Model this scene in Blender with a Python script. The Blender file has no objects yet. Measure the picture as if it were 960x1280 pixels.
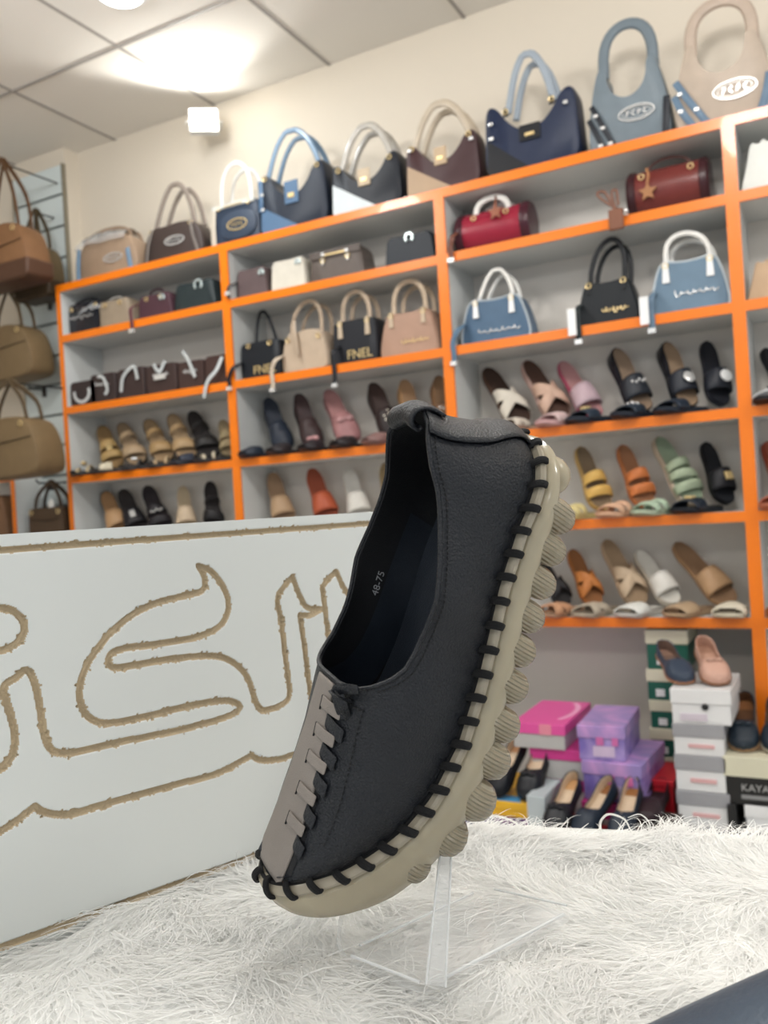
import bpy, bmesh, math, random
import numpy as np
from mathutils import Vector, Matrix
random.seed(7); rng=np.random.default_rng(11)
C=bpy.context.scene.collection; SC=bpy.context.scene
# ------------------------------------------------------------------ camera, light, exposure
FPX=1074.; ROLL=.0618; YAW=math.radians(27.96); CZ=1.1
FWD=Vector((-math.sin(YAW),math.cos(YAW),0)); RGT=Vector((math.cos(YAW),math.sin(YAW),0)); UP=Vector((0,0,1))
RN=math.hypot(1,ROLL)
EXV=(RGT-ROLL*UP)/RN; EYV=(ROLL*RGT+UP)/RN; EZV=-FWD
cd=bpy.data.cameras.new('camera'); cam=bpy.data.objects.new('camera',cd); C.objects.link(cam)
cam.matrix_world=Matrix(((EXV.x,EYV.x,EZV.x,0),(EXV.y,EYV.y,EZV.y,0),(EXV.z,EYV.z,EZV.z,CZ),(0,0,0,1)))
cd.sensor_fit='VERTICAL'; cd.sensor_height=36; cd.lens=FPX/1280*36; cd.clip_start=.02
cd.dof.use_dof=True; cd.dof.focus_distance=.475; cd.dof.aperture_fstop=12.5
SC.camera=cam
def ray(px,py):
    a=(px-480)/FPX;b=(py-640)/FPX
    u=(a-ROLL*b)/RN;v=(ROLL*a+b)/RN
    return FWD+u*RGT-v*UP
def atY(px,py,Y):
    d=ray(px,py); return Vector((0,0,CZ))+d*(Y/d.y)
def atZ(px,py,Z):
    d=ray(px,py); return Vector((0,0,CZ))+d*((Z-CZ)/d.z)
w=bpy.data.worlds.new('world'); SC.world=w; w.use_nodes=True
w.node_tree.nodes['Background'].inputs[0].default_value=(.86,.93,1,1)
w.node_tree.nodes['Background'].inputs[1].default_value=.68
SC.view_settings.view_transform='Standard'; SC.view_settings.look='None'
SC.view_settings.gamma=1; SC.view_settings.exposure=.10
try: SC.view_settings.use_curve_mapping=False
except: pass
def area(name,loc,size,power,col=(1,.97,.92),target=None,shape='DISK'):
    l=bpy.data.lights.new(name,'AREA'); l.shape=shape; l.size=size; l.energy=power; l.color=col
    o=bpy.data.objects.new(name,l); C.objects.link(o); o.location=loc
    if target is not None:
        o.rotation_euler=(Vector(target)-Vector(loc)).to_track_quat('-Z','Y').to_euler()
    return o
ZC=2.83
for x,y,p in [(-1.95,1.15,30),(-.24,1.25,31),(1.45,1.2,32),(-1.92,-1.1,20),(-.24,-1.1,18),(1.45,-1.1,20)]:  # unseen point lamps added below the ceiling to brighten walls and shelves
    l=bpy.data.lights.new('room_fill_light','POINT'); l.energy=p; l.shadow_soft_size=.13; l.color=(1,.985,.962)
    o=bpy.data.objects.new('room_fill_light',l); C.objects.link(o); o.location=(x,y,ZC-.20)
# ------------------------------------------------------------------ helpers
def tag(o,label=None,cat=None,group=None,kind=None):
    if label: o['label']=label
    if cat: o['category']=cat
    if group: o['group']=group
    if kind: o['kind']=kind
    return o
def empty(name,loc,label=None,cat=None,group=None,mat=None):
    o=bpy.data.objects.new(name,None); C.objects.link(o); o.empty_display_size=.02
    if mat is not None: o.matrix_world=mat
    else: o.location=loc
    return tag(o,label,cat,group)
MATS={}
def mat(name,col,rough=.5,metal=0,bump=0,bscale=200,var=0,vscale=8,trans=0,ior=1.45,emit=None,estr=0,coat=0,sub=0,alpha=1,spec=None):
    if name in MATS: return MATS[name]
    m=bpy.data.materials.new(name); m.use_nodes=True; nt=m.node_tree; b=nt.nodes['Principled BSDF']
    c=tuple(col)+(1,)
    b.inputs['Base Color'].default_value=c; b.inputs['Roughness'].default_value=rough; b.inputs['Metallic'].default_value=metal
    b.inputs['Transmission Weight'].default_value=trans; b.inputs['IOR'].default_value=ior; b.inputs['Coat Weight'].default_value=coat
    if spec is not None: b.inputs['Specular IOR Level'].default_value=spec
    if sub: b.inputs['Subsurface Weight'].default_value=sub; b.inputs['Subsurface Radius'].default_value=(.006,.005,.004)
    if alpha<1: b.inputs['Alpha'].default_value=alpha
    if emit: b.inputs['Emission Color'].default_value=tuple(emit)+(1,); b.inputs['Emission Strength'].default_value=estr
    tc=nt.nodes.new('ShaderNodeTexCoord')
    n=nt.nodes.new('ShaderNodeTexNoise'); n.inputs['Scale'].default_value=vscale; n.inputs['Detail'].default_value=4
    nt.links.new(tc.outputs['Object'],n.inputs['Vector'])
    r=nt.nodes.new('ShaderNodeMix'); r.data_type='RGBA'
    v=var if var else .06
    r.inputs['A'].default_value=tuple(max(0,x*(1-v)) for x in col)+(1,); r.inputs['B'].default_value=tuple(min(1,x*(1+v)) for x in col)+(1,)
    nt.links.new(n.outputs['Fac'],r.inputs['Factor']); nt.links.new(r.outputs['Result'],b.inputs['Base Color'])
    if bump:
        n2=nt.nodes.new('ShaderNodeTexNoise'); n2.inputs['Scale'].default_value=bscale; n2.inputs['Detail'].default_value=3
        nt.links.new(tc.outputs['Object'],n2.inputs['Vector'])
        bp=nt.nodes.new('ShaderNodeBump'); bp.inputs['Strength'].default_value=bump; bp.inputs['Distance'].default_value=.002
        nt.links.new(n2.outputs['Fac'],bp.inputs['Height']); nt.links.new(bp.outputs['Normal'],b.inputs['Normal'])
    MATS[name]=m; return m
def srgb(r,g,b):
    f=lambda c:(c/255/12.92) if c/255<=.04045 else ((c/255+.055)/1.055)**2.4
    return (f(r),f(g),f(b))
def leather(name,rgb,rough=.42): return mat(name,tuple(c*(.80 if max(rgb)<110 else .93) for c in srgb(*rgb)),rough,0,.25,350,.12,25,spec=.35)
class MB:
    def __init__(s): s.v=[];s.f=[];s.m=[]
    def add(s,vs,fs,mi=0):
        o=len(s.v); s.v+= [tuple(p) for p in vs]; s.f+=[tuple(i+o for i in f) for f in fs]; s.m+=[mi]*len(fs); return s
    def box(s,a,b,mi=0):
        x0,y0,z0=a;x1,y1,z1=b
        vs=[(x0,y0,z0),(x1,y0,z0),(x1,y1,z0),(x0,y1,z0),(x0,y0,z1),(x1,y0,z1),(x1,y1,z1),(x0,y1,z1)]
        return s.add(vs,[(0,3,2,1),(4,5,6,7),(0,1,5,4),(1,2,6,5),(2,3,7,6),(3,0,4,7)],mi)
    def grid(s,P,closeu=False,closev=False,mi=0):
        nu=len(P);nv=len(P[0]);vs=[p for r in P for p in r];fs=[]
        for i in range(nu if closeu else nu-1):
            for j in range(nv if closev else nv-1):
                a=i*nv+j;b=((i+1)%nu)*nv+j;c=((i+1)%nu)*nv+(j+1)%nv;d=i*nv+(j+1)%nv
                fs.append((a,b,c,d))
        return s.add(vs,fs,mi)
    def tube(s,path,ra,rb=None,n=8,closed=False,bn=None,mi=0,taper=None):
        rb=rb or ra; P=[Vector(p) for p in path]; N=len(P); R=[]; prev=None
        for i,p in enumerate(P):
            if closed: t=P[(i+1)%N]-P[i-1]
            else: t=P[min(i+1,N-1)]-P[max(i-1,0)]
            if t.length<1e-9: t=Vector((0,0,1))
            t.normalize()
            if bn is not None: b=Vector(bn); b=b-b.dot(t)*t
            else:
                b=prev if prev is not None else (Vector((0,1,0)) if abs(t.y)<.9 else Vector((1,0,0)))
                b=b-b.dot(t)*t
            if b.length<1e-6: b=t.orthogonal()
            b.normalize(); prev=b; a=b.cross(t)
            k=taper[i] if taper else 1
            R.append([p+a*ra*k*math.cos(2*math.pi*j/n)+b*rb*k*math.sin(2*math.pi*j/n) for j in range(n)])
        s.grid(R,closed,True,mi)
        if not closed:
            o=len(s.v)-N*n; s.f.append(tuple(o+j for j in range(n))[::-1]); s.m.append(mi)
            s.f.append(tuple(o+(N-1)*n+j for j in range(n))); s.m.append(mi)
        return s
    def loft(s,rings,cap=True,mi=0):
        n=len(rings[0]); s.grid(rings,False,True,mi)
        if cap:
            o=len(s.v)-len(rings)*n; s.f.append(tuple(o+j for j in range(n))[::-1]); s.m.append(mi)
            s.f.append(tuple(o+(len(rings)-1)*n+j for j in range(n))); s.m.append(mi)
        return s
    def disc(s,c,ax,r,h,n=20,mi=0,ry=None):
        c=Vector(c);ax=Vector(ax).normalized();u=ax.orthogonal().normalized()
        if abs(ax.y)>.9: u=Vector((1,0,0))
        v=ax.cross(u); ry=ry or r
        R=lambda k,q:[c+ax*k+u*r*q*math.cos(2*math.pi*i/n)+v*ry*q*math.sin(2*math.pi*i/n) for i in range(n)]
        return s.loft([R(0,1),R(h*.7,1),R(h,.9)],True,mi)
    def ball(s,c,r,n=12,m=8,mi=0,sc=(1,1,1)):
        c=Vector(c)
        R=[[c+Vector((r*sc[0]*math.sin(math.pi*(i+.02)/(m+.04))*math.cos(2*math.pi*j/n),r*sc[1]*math.sin(math.pi*(i+.02)/(m+.04))*math.sin(2*math.pi*j/n),r*sc[2]*math.cos(math.pi*(i+.02)/(m+.04)))) for j in range(n)] for i in range(m+1)]
        return s.loft(R,True,mi)
    def build(s,name,mats,parent=None,smooth=True,recalc=True,label=None):
        me=bpy.data.meshes.new(name); me.from_pydata(s.v,[],s.f)
        if not isinstance(mats,(list,tuple)): mats=[mats]
        for m in mats: me.materials.append(m)
        me.polygons.foreach_set('material_index',s.m)
        if recalc:
            bm=bmesh.new(); bm.from_mesh(me); bmesh.ops.recalc_face_normals(bm,faces=bm.faces); bm.to_mesh(me); bm.free()
        me.update()
        if smooth:
            me.polygons.foreach_set('use_smooth',[True]*len(me.polygons))
            try: me.set_sharp_from_angle(angle=math.radians(40))
            except: pass
        o=bpy.data.objects.new(name,me); C.objects.link(o)
        if parent: o.parent=parent
        if label: o['label']=label
        return o
def struct(name,mb,m,smooth=False): return tag(mb.build(name,m,None,smooth),kind='structure')
def text(name,s,size,m,parent,loc,rot=(math.pi/2,0,0),ext=.0008,align='CENTER'):
    cu=bpy.data.curves.new(name,'FONT'); cu.body=s; cu.size=size; cu.extrude=ext; cu.align_x=align; cu.align_y='CENTER'
    t=bpy.data.objects.new(name,cu); C.objects.link(t)
    dg=bpy.context.evaluated_depsgraph_get(); me=bpy.data.meshes.new_from_object(t.evaluated_get(dg)); bpy.data.objects.remove(t)
    me.materials.clear(); me.materials.append(m)
    o=bpy.data.objects.new(name,me); C.objects.link(o); o.parent=parent; o.location=loc; o.rotation_euler=rot; return o
def arc(x0,z0,x1,z1,h,y=0,n=14,p=.8):
    r=[]
    for i in range(n+1):
        a=math.pi*i/n; r.append((x0+(x1-x0)*(.5-.5*math.cos(a)),y,z0+(z1-z0)*i/n+h*math.sin(a)**p))
    return r
def chaikin(P,it=2,closed=True):
    for _ in range(it):
        Q=[];n=len(P)
        for i in range(n if closed else n-1):
            a=P[i];b=P[(i+1)%n]
            Q.append(tuple(a[k]*.75+b[k]*.25 for k in range(len(a)))); Q.append(tuple(a[k]*.25+b[k]*.75 for k in range(len(a))))
        if not closed: Q=[P[0]]+Q+[P[-1]]
        P=Q
    return P

# ------------------------------------------------------------------ setting
M_wall=mat('wall_paint',srgb(213,203,187),.7,0,.15,40,.03,2)
M_ceil=mat('ceiling_tile',srgb(232,228,221),.85,0,.2,150,.02,3)
M_tbar=mat('ceiling_grid',srgb(158,153,148),.6)
M_floor=mat('floor_tile',srgb(190,184,175),.35)
M_orange=mat('orange_edging',srgb(236,122,16),.28,0,0,10,.05,3,coat=.25)
M_shelf=mat('shelf_laminate',srgb(206,208,206),.4,0,0,10,.02,4)
M_back=mat('shelf_back_panel',srgb(214,208,200),.5,0,0,10,.03,5)
M_white=mat('white_laminate',srgb(219,222,219),.42,0,0,10,.015,4)
WY=2.87
struct('wall_back',MB().box((-3.0,WY,-.02),(3.2,WY+.1,ZC+.1)),M_wall)
struct('wall_pillar',MB().box((-4.6,2.7915,0),(-3.0,WY+.1,ZC)),M_wall)
struct('wall_left',MB().box((-4.7,-2.5,0),(-4.6,WY+.1,ZC)),M_wall)
struct('floor',MB().box((-4.7,-2.5,-.1),(3.2,WY+.1,0)),M_floor)
struct('ceiling',MB().box((-4.7,-2.5,ZC),(3.2,WY+.1,ZC+.1)),M_ceil)
g=MB()
for k in range(-4,10): x=-2.20+.56*(k-0); g.box((x-.006,-2.5,ZC-.004),(x+.006,WY,ZC+.01)) if -4.6<x<3.2 else None

for k in range(9): y=2.33-.6*k; g.box((-4.6,y-.006,ZC-.0045),(3.2,y+.006,ZC+.01))
struct('trim_1',g,M_tbar)
# recessed downlight whose rim shows at the top edge
E_lamp=mat('lamp_glow',(1,1,1),.5,emit=(.92,.97,1),estr=9)
M_lampw=mat('lamp_white_metal',srgb(225,225,222),.4)
for n_,(x,y,lb) in enumerate([(-1.96,2.10,'round recessed downlight in the ceiling above the far handbags')]):
    r=empty('downlight',(x,y,ZC),lb,'ceiling light')
    MB().disc((0,0,-.0095),(0,0,1),.085,.009,28).build('rim',M_lampw,r); MB().disc((0,0,-.0125),(0,0,1),.07,.003,28).build('diffuser',E_lamp,r)
    area('downlight_beam',(x,y,ZC-.02),.14,7,(.9,.96,1))
# wall floodlight
fl=empty('floodlight',atY(255,152,2.76),'small square floodlight glaring white high on the back wall','floodlight')
fl.rotation_euler=(math.radians(-8),0,math.radians(36))
MB().box((-.058,-.012,-.05),(.058,.018,.05)).box((-.04,.018,-.035),(.04,.032,.035)).build('housing',M_lampw,fl,False)
MB().box((-.05,-.0145,-.043),(.05,-.0125,.043)).build('lens',mat('flood_glow',(1,1,1),.4,emit=(1,.99,.94),estr=40),fl,False)
MB().tube([(-.066,0,0),(-.066,.05,-.0),(.066,.05,0),(.066,0,0)],.004,.008,6).build('bracket',M_lampw,fl)
fa=atY(255,152,2.72); lo=bpy.data.lights.new('flood_beam','SPOT'); lo.energy=12; lo.spot_size=math.radians(120); lo.spot_blend=.35; lo.shadow_soft_size=.04; lo.color=(1,.99,.93)
lob=bpy.data.objects.new('flood_beam',lo); C.objects.link(lob); lob.location=fa; lob.rotation_euler=(Vector((-1.7,1.2,3.5))-fa).to_track_quat('-Z','Y').to_euler()

# ------------------------------------------------------------------ shelf units
DF=2.62; DB=2.85; PX=[-2.91,-2.01,-1.115,-.222,.672]
SZ=[2.152,1.936,1.630,1.333,1.040,.738]   # top faces
TH=.030
def unit(x0,x1,label,first=False,last=False,sz=SZ,zt=None):
    r=empty('shelf_unit',((x0+x1)/2,DF,0),label,'shelving','orange-edged display shelving bays')
    zt=sz[0]; X0=x0-(x0+x1)/2; X1=-X0; t=.018; d=DB-DF
    MB().box((X0,.004,0),(X0+t,d,zt-TH)).build('side_panel',M_shelf,r,False)
    MB().box((X1-t,.004,0),(X1,d,zt-TH)).build('side_panel',M_shelf,r,False)
    MB().box((X0,-.004,0),(X0+t,.004,zt-TH)).build('front_edging',M_orange,r,False)
    MB().box((X1-t,-.004,0),(X1,.004,zt-TH)).build('front_edging',M_orange,r,False)
    MB().box((X0+t,d-.006,0),(X1-t,d,zt-TH)).build('back_panel',M_back,r,False)
    for i,z in enumerate(sz):
        a,b=(X0,X1) if i==0 else (X0+t,X1-t)
        s=MB().box((a,.004,z-TH),(b,d-(0 if i==0 else .006),z)).build('shelf_board',M_shelf,r,False)
        MB().box((a,-.004,z-TH),(b,.004,z)).build('board_edging',M_orange,s,False)
    return r
unit(PX[0],PX[1],'leftmost orange-edged shelving bay holding dark small bags and gold sandals')
unit(PX[1],PX[2],'orange-edged shelving bay with the wedge mules, second from the left')
unit(PX[2],PX[3],'wide orange-edged shelving bay with two blue handbags and colourful slides')
unit(PX[3],PX[4],'orange-edged shelving bay cut off by the right picture edge')
# small side unit far left
rr_=empty('shelf_unit',(-3.55,DF,0),'low orange-edged shelving bay at the far left, below the hanging bags','shelving','orange-edged display shelving bays')
for a,b,nm,mm in [((-.3,.004,0),(-.282,.16,1.34),'side_panel',M_shelf),((.282,.004,0),(.3,.16,1.34),'side_panel',M_shelf),((.282,-.004,0),(.3,.004,1.34),'front_edging',M_orange),((-.3,-.004,0),(-.282,.004,1.34),'front_edging',M_orange),
    ((-.3,.004,1.34),(.3,.16,1.365),'shelf_board',M_shelf),((-.3,-.004,1.34),(.3,.004,1.365),'front_edging',M_orange),((-.282,.004,1.02),(.282,.155,1.045),'shelf_board',M_shelf),((-.282,.155,0),(.282,.16,1.34),'back_panel',M_back)]:
    MB().box(a,b).build(nm,mm,rr_,False)
# slatwall on the pillar
sl=empty('slatwall_panel',(-3.16,2.79,0),'white slatwall panel with horizontal grooves on the left pillar','slatwall')
M_slat=mat('slat_white',srgb(206,216,216),.25,0,0,10,.02,3)
M_groove=mat('slat_groove',srgb(120,128,128),.4,.4)
zz=[atY(70+(y-206)*.062,y,2.772).z for y in (206,244,283,322,361,401,441,477,516,554,592,630)]; zz+=[zz[-1]-.136*k for k in (1,2,3,4,5)]
for a,b in zip(zz[:-1],zz[1:]):
    MB().box((-.16,-.018,b+.006),(.158,-.002,a-.006)).build('slat',M_slat,sl,False)
MB().box((-.16,-.004,zz[-1]),(.158,-.0005,zz[0])).build('groove_backing',M_groove,sl,False)
MB().box((.158,-.02,zz[-1]),(.166,0,zz[0])).box((-.168,-.02,zz[-1]),(-.16,0,zz[0])).build('edge_trim',mat('aluminium_trim',srgb(150,145,130),.4,.6),sl,False)
M_hook=mat('hook_metal',srgb(70,70,72),.3,.9)
HK=[(62,378,'black metal hook on the slatwall beside the leftmost shelving bay, upper'),(55,487,'black metal hook on the slatwall level with the row of dark brown bags'),(64,603,'black metal hook on the slatwall above the lowest hanging handbag')]
for x,y,lb in HK:
    p=atY(x,y,2.77); r=empty('wall_hook',p,lb,'hook','slatwall hooks')
    MB().tube([(0,0,0),(0,-.07,-.004),(0,-.085,.012)],.004,n=6).build('prong',M_hook,r); MB().box((-.012,-.002,-.035),(.012,.004,.012)).build('plate',M_hook,r,False)
# low plinth that carries the shoe boxes, in front of and below the shelves
struct('trim_2',MB().box((-1.1,2.16,0),(.66,2.615,.165)),M_white)

# ------------------------------------------------------------------ counter, rug, sign board
CT=.85; RT=.862
# board line: world ground track of its front face, right end behind the shoe
BA=Vector((-.4345,.3217,0)); BD=(Vector((-.3677,.4925,0))-BA).normalized(); BN=Vector((BD.y,-BD.x,0))  # BN faces the viewer side
B0=BA-BD*.14; B1=BA+BD*.310; BL=(B1-B0).length; BH=None; BTH=.016
EDG=(Vector((-.0555,.629,0))-Vector((-.248,.589,0))).normalized()
poly=[B0-BN*.0+Vector((-.03,-.12,0)),B1+Vector((-.012,.0,0)),B1+EDG*.9+Vector((0,.01,0)),Vector((.62,.02,0))]
ct=empty('display_counter',(poly[0]+poly[2])/2,'white display counter covered by the white fur, front centre','counter')
def prism(P,z0,z1):
    m=MB(); n=len(P); vs=[(p.x,p.y,z0) for p in P]+[(p.x,p.y,z1) for p in P]
    return m.add(vs,[tuple(range(n))[::-1],tuple(range(n,2*n))]+[(i,(i+1)%n,n+(i+1)%n,n+i) for i in range(n)])
o0=ct.location.copy()
loc_=lambda P,k=0:[p-o0 for p in P]
prism(loc_(poly),CT-.03,CT).build('countertop',M_white,ct,False)
cin=sum(loc_(poly),Vector())/4
prism([cin+(p-cin)*.93 for p in loc_(poly)],0,CT-.03).build('cabinet',M_white,ct,False)
# sign board with routed lettering, real grooves on a fine grid
bdm=Matrix.Translation(Vector((B0.x,B0.y,CT+.004)))@Matrix(((BD.x,-BN.x,0,0),(BD.y,-BN.y,0,0),(0,0,1,0),(0,0,0,1)))
M_mdf=mat('routed_mdf',srgb(196,178,148),.8,0,.6,500,.12,60)
brd=empty('sign_board',None,'white laminated board with routed tan Arabic-style lettering standing left of the shoe','sign',mat=bdm)
def bpx(px,py):   # picture point -> (s,z) on the board face
    d=ray(px,py); o=Vector((0,0,CZ)); t=(Vector((B0.x,B0.y,0))-o).dot(BN)/d.dot(BN); p=o+d*t
    return ((p-Vector((B0.x,B0.y,0))).dot(BD), p.z-CT-.004)
BH=bpx(240,653.5)[1]
def cr(P,n=10,closed=False):
    R=[];N=len(P)
    for i in range(N if closed else N-1):
        g_=lambda k:P[k%N] if closed else P[min(max(k,0),N-1)]
        p0,p1,p2,p3=g_(i-1),g_(i),g_(i+1),g_(i+2)
        for j in range(n):
            t=j/n
            R.append(tuple(.5*((2*p1[k])+(-p0[k]+p2[k])*t+(2*p0[k]-5*p1[k]+4*p2[k]-p3[k])*t*t+(-p0[k]+3*p1[k]-3*p2[k]+p3[k])*t**3) for k in (0,1)))
    if not closed: R.append(P[-1])
    return R
Z=lambda L:[(x/2,640+y/2) for x,y in L]     # traced on the double-size crop
paths=[
 # kaf-like letter outline
 Z([(497,135),(512,165),(508,195),(470,208),(400,225),(340,252),(285,295),(235,355),(205,415),(200,465),(215,505),(245,525),(285,527),(360,513),(450,490),(520,476),(570,472),(598,483),(592,500),(550,518),(470,540),(380,560),(290,577),(210,597),(165,604),(130,595),(112,560),(102,500),(88,430),(68,396),(40,415),(10,440),(25,500),(38,560),(30,610),(0,642)]),
 Z([(497,135),(530,150),(560,190),(572,235),(555,280),(515,305),(460,320),(380,332),(320,340),(285,350),(272,368),(282,388),(320,386),(400,372),(480,362),(550,362),(595,385),(622,420),(638,470),(655,495),(695,487),(722,465),(722,420),(712,350),(705,280),(695,230),(697,205)]),
 Z([(697,205),(715,182),(732,162)]),Z([(732,162),(748,205),(768,238),(800,243),(812,243)]),
 Z([(750,258),(775,258),(800,246)]),Z([(750,260),(762,340),(772,420),(778,460)]),
 Z([(806,190),(820,168),(842,150)]),Z([(842,150),(855,180),(875,212),(905,240)]),Z([(806,190),(815,260),(826,340),(838,400),(846,470),(830,520),(790,540)]),
 Z([(862,240),(866,300),(880,400)]),Z([(862,240),(890,236),(920,246)]),
 Z([(0,800),(45,770),(88,736)]),Z([(88,736),(110,750),(165,757),(240,738),(340,710),(440,682),(540,655),(600,625),(630,608)]),
 Z([(630,608),(650,620),(690,620),(740,605),(800,585),(900,560)]),
 Z([(-60,250),(0,240),(40,252),(62,285),(50,320),(15,343),(-60,360)]),
]
PW=[]
for i,P in enumerate(paths):
    q=[bpx(*p) for p in P]; PW.append((cr(q,8) if len(q)>2 else q,.0019))
ztop=bpx(200,662)[1]; 
PW.append(([(-.02,bpx(100,681)[1]),(BL+.02,bpx(450,655)[1])],.0017))
PW.append(([(-.02,.0125),(BL+.02,.0125)],.0017))
step=.00065
nx=int(BL/step);nz=int(BH/step)
xs=np.linspace(0,BL,nx+1);zs=np.linspace(0,BH,nz+1)
D=np.full((nx+1,nz+1),1.)
def vnoise(shape,cell,seed):
    r=np.random.default_rng(seed); a=shape[0]//cell+3;b=shape[1]//cell+3; G=r.random((a,b))
    u=np.arange(shape[0])/cell; v=np.arange(shape[1])/cell; iu=u.astype(int); iv=v.astype(int); fu=(u-iu)[:,None]; fv=(v-iv)[None]
    return (G[iu][:,iv]*(1-fu)*(1-fv)+G[iu+1][:,iv]*fu*(1-fv)+G[iu][:,iv+1]*(1-fu)*fv+G[iu+1][:,iv+1]*fu*fv)
for P,hw in PW:
    for a,b in zip(P[:-1],P[1:]):
        m_=.006
        i0=max(int((min(a[0],b[0])-m_)/step),0);i1=min(int((max(a[0],b[0])+m_)/step)+2,nx+1)
        j0=max(int((min(a[1],b[1])-m_)/step),0);j1=min(int((max(a[1],b[1])+m_)/step)+2,nz+1)
        if i1<=i0 or j1<=j0: continue
        X=xs[i0:i1,None];Y=zs[None,j0:j1]; dx=b[0]-a[0];dy=b[1]-a[1];l2=dx*dx+dy*dy+1e-12
        t=np.clip(((X-a[0])*dx+(Y-a[1])*dy)/l2,0,1)
        d=np.hypot(X-a[0]-t*dx,Y-a[1]-t*dy)-hw
        D[i0:i1,j0:j1]=np.minimum(D[i0:i1,j0:j1],d)
chip=vnoise(D.shape,2,1)*.5+vnoise(D.shape,5,2)*.5
chips=np.clip((chip-.62)*6,0,1)*.0013
Dj=D-chips
dep=np.clip((.0003-Dj)/.0010,0,1)*.0032
V=np.zeros((nx+1,nz+1,3)); V[...,0]=xs[:,None];V[...,2]=zs[None];V[...,1]=dep
idx=np.arange((nx+1)*(nz+1)).reshape(nx+1,nz+1)
F=np.stack([idx[:-1,:-1],idx[1:,:-1],idx[1:,1:],idx[:-1,1:]],-1).reshape(-1,4)
dm=(dep[:-1,:-1]+dep[1:,:-1]+dep[1:,1:]+dep[:-1,1:])/4
mi=(dm.reshape(-1)>.0004).astype(np.int32)
me=bpy.data.meshes.new('routed_face'); me.vertices.add(V.size//3); me.vertices.foreach_set('co',V.reshape(-1))
me.loops.add(F.size); me.loops.foreach_set('vertex_index',F.reshape(-1)); me.polygons.add(len(F)); me.polygons.foreach_set('loop_start',np.arange(0,F.size,4)); me.polygons.foreach_set('loop_total',np.full(len(F),4))
me.materials.append(M_white);me.materials.append(M_mdf); me.polygons.foreach_set('material_index',mi); me.update(); me.validate()
me.polygons.foreach_set('use_smooth',[True]*len(me.polygons))
fo=bpy.data.objects.new('routed_face',me); C.objects.link(fo); fo.parent=brd
m=MB(); m.box((0,.004,0),(BL,BTH,BH)); m.build('back_board',M_white,brd,False)
m=MB(); m.add([(0,0,BH),(BL,0,BH),(BL,.004,BH),(0,.004,BH),(0,0,0),(BL,0,0),(BL,.004,0),(0,.004,0)],[(0,1,2,3),(1,5,6,2),(0,3,7,4)]); m.build('edge_band',M_white,brd,False)
# ---------------------------------------------------------------- fur rug
M_fur=mat('white_fur',srgb(250,250,248),.75,0,0,10,.02,12,spec=.2)
_nt=M_fur.node_tree; _b=_nt.nodes['Principled BSDF']; _o=_nt.nodes['Material Output']
_t=_nt.nodes.new('ShaderNodeBsdfTranslucent'); _t.inputs[0].default_value=(.97,.97,.96,1); _x=_nt.nodes.new('ShaderNodeMixShader'); _x.inputs[0].default_value=.42
_nt.links.new(_b.outputs[0],_x.inputs[1]); _nt.links.new(_t.outputs[0],_x.inputs[2]); _nt.links.new(_x.outputs[0],_o.inputs['Surface'])
M_furb=mat('fur_backing',srgb(246,246,243),.9,0,.5,60,.02,30)
rug=empty('fur_rug',(-.1,.4,RT-.01),'shaggy white faux fur rug spread over the counter under the shoe','rug')
ro=rug.location
e0=B0+BN*.004+BD*.0; 
P_a=B0+BN*.003+BD*(-.06); P_b=B1+BN*.003+BD*(-.027); P_c=P_b+EDG*.9; P_d=Vector((.60,.04,0))
N1,N2=90,90
def rugxy(u,v):  # u along board (0 near,1 far), v away from board
    return (P_a*(1-u)+P_b*u)*(1-v)+(P_d*(1-u)+P_c*u)*v
def hb(x,y): return .0022*(np.sin(55*x+23*y+1)+np.sin(71*y-31*x)+.6*np.sin(120*x+95*y+2)+.6*np.sin(150*y-110*x))+.005
G=[]
for i in range(N1+1):
    row=[]
    for j in range(N2+1):
        p=rugxy(i/N1,j/N2); e=min(i/4,(N1-i)/4,(N2-j)/4,1)
        row.append((p.x-ro.x,p.y-ro.y,CT+.002+.006*e+float(hb(p.x,p.y))*e-ro.z))
    G.append(row)
m=MB(); m.grid(G)
G2=[[(G[i][j][0],G[i][j][1],CT+.001-ro.z) for j in (0,N2)] for i in (0,N1)]
m.build('pile_backing',M_furb,rug)
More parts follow.
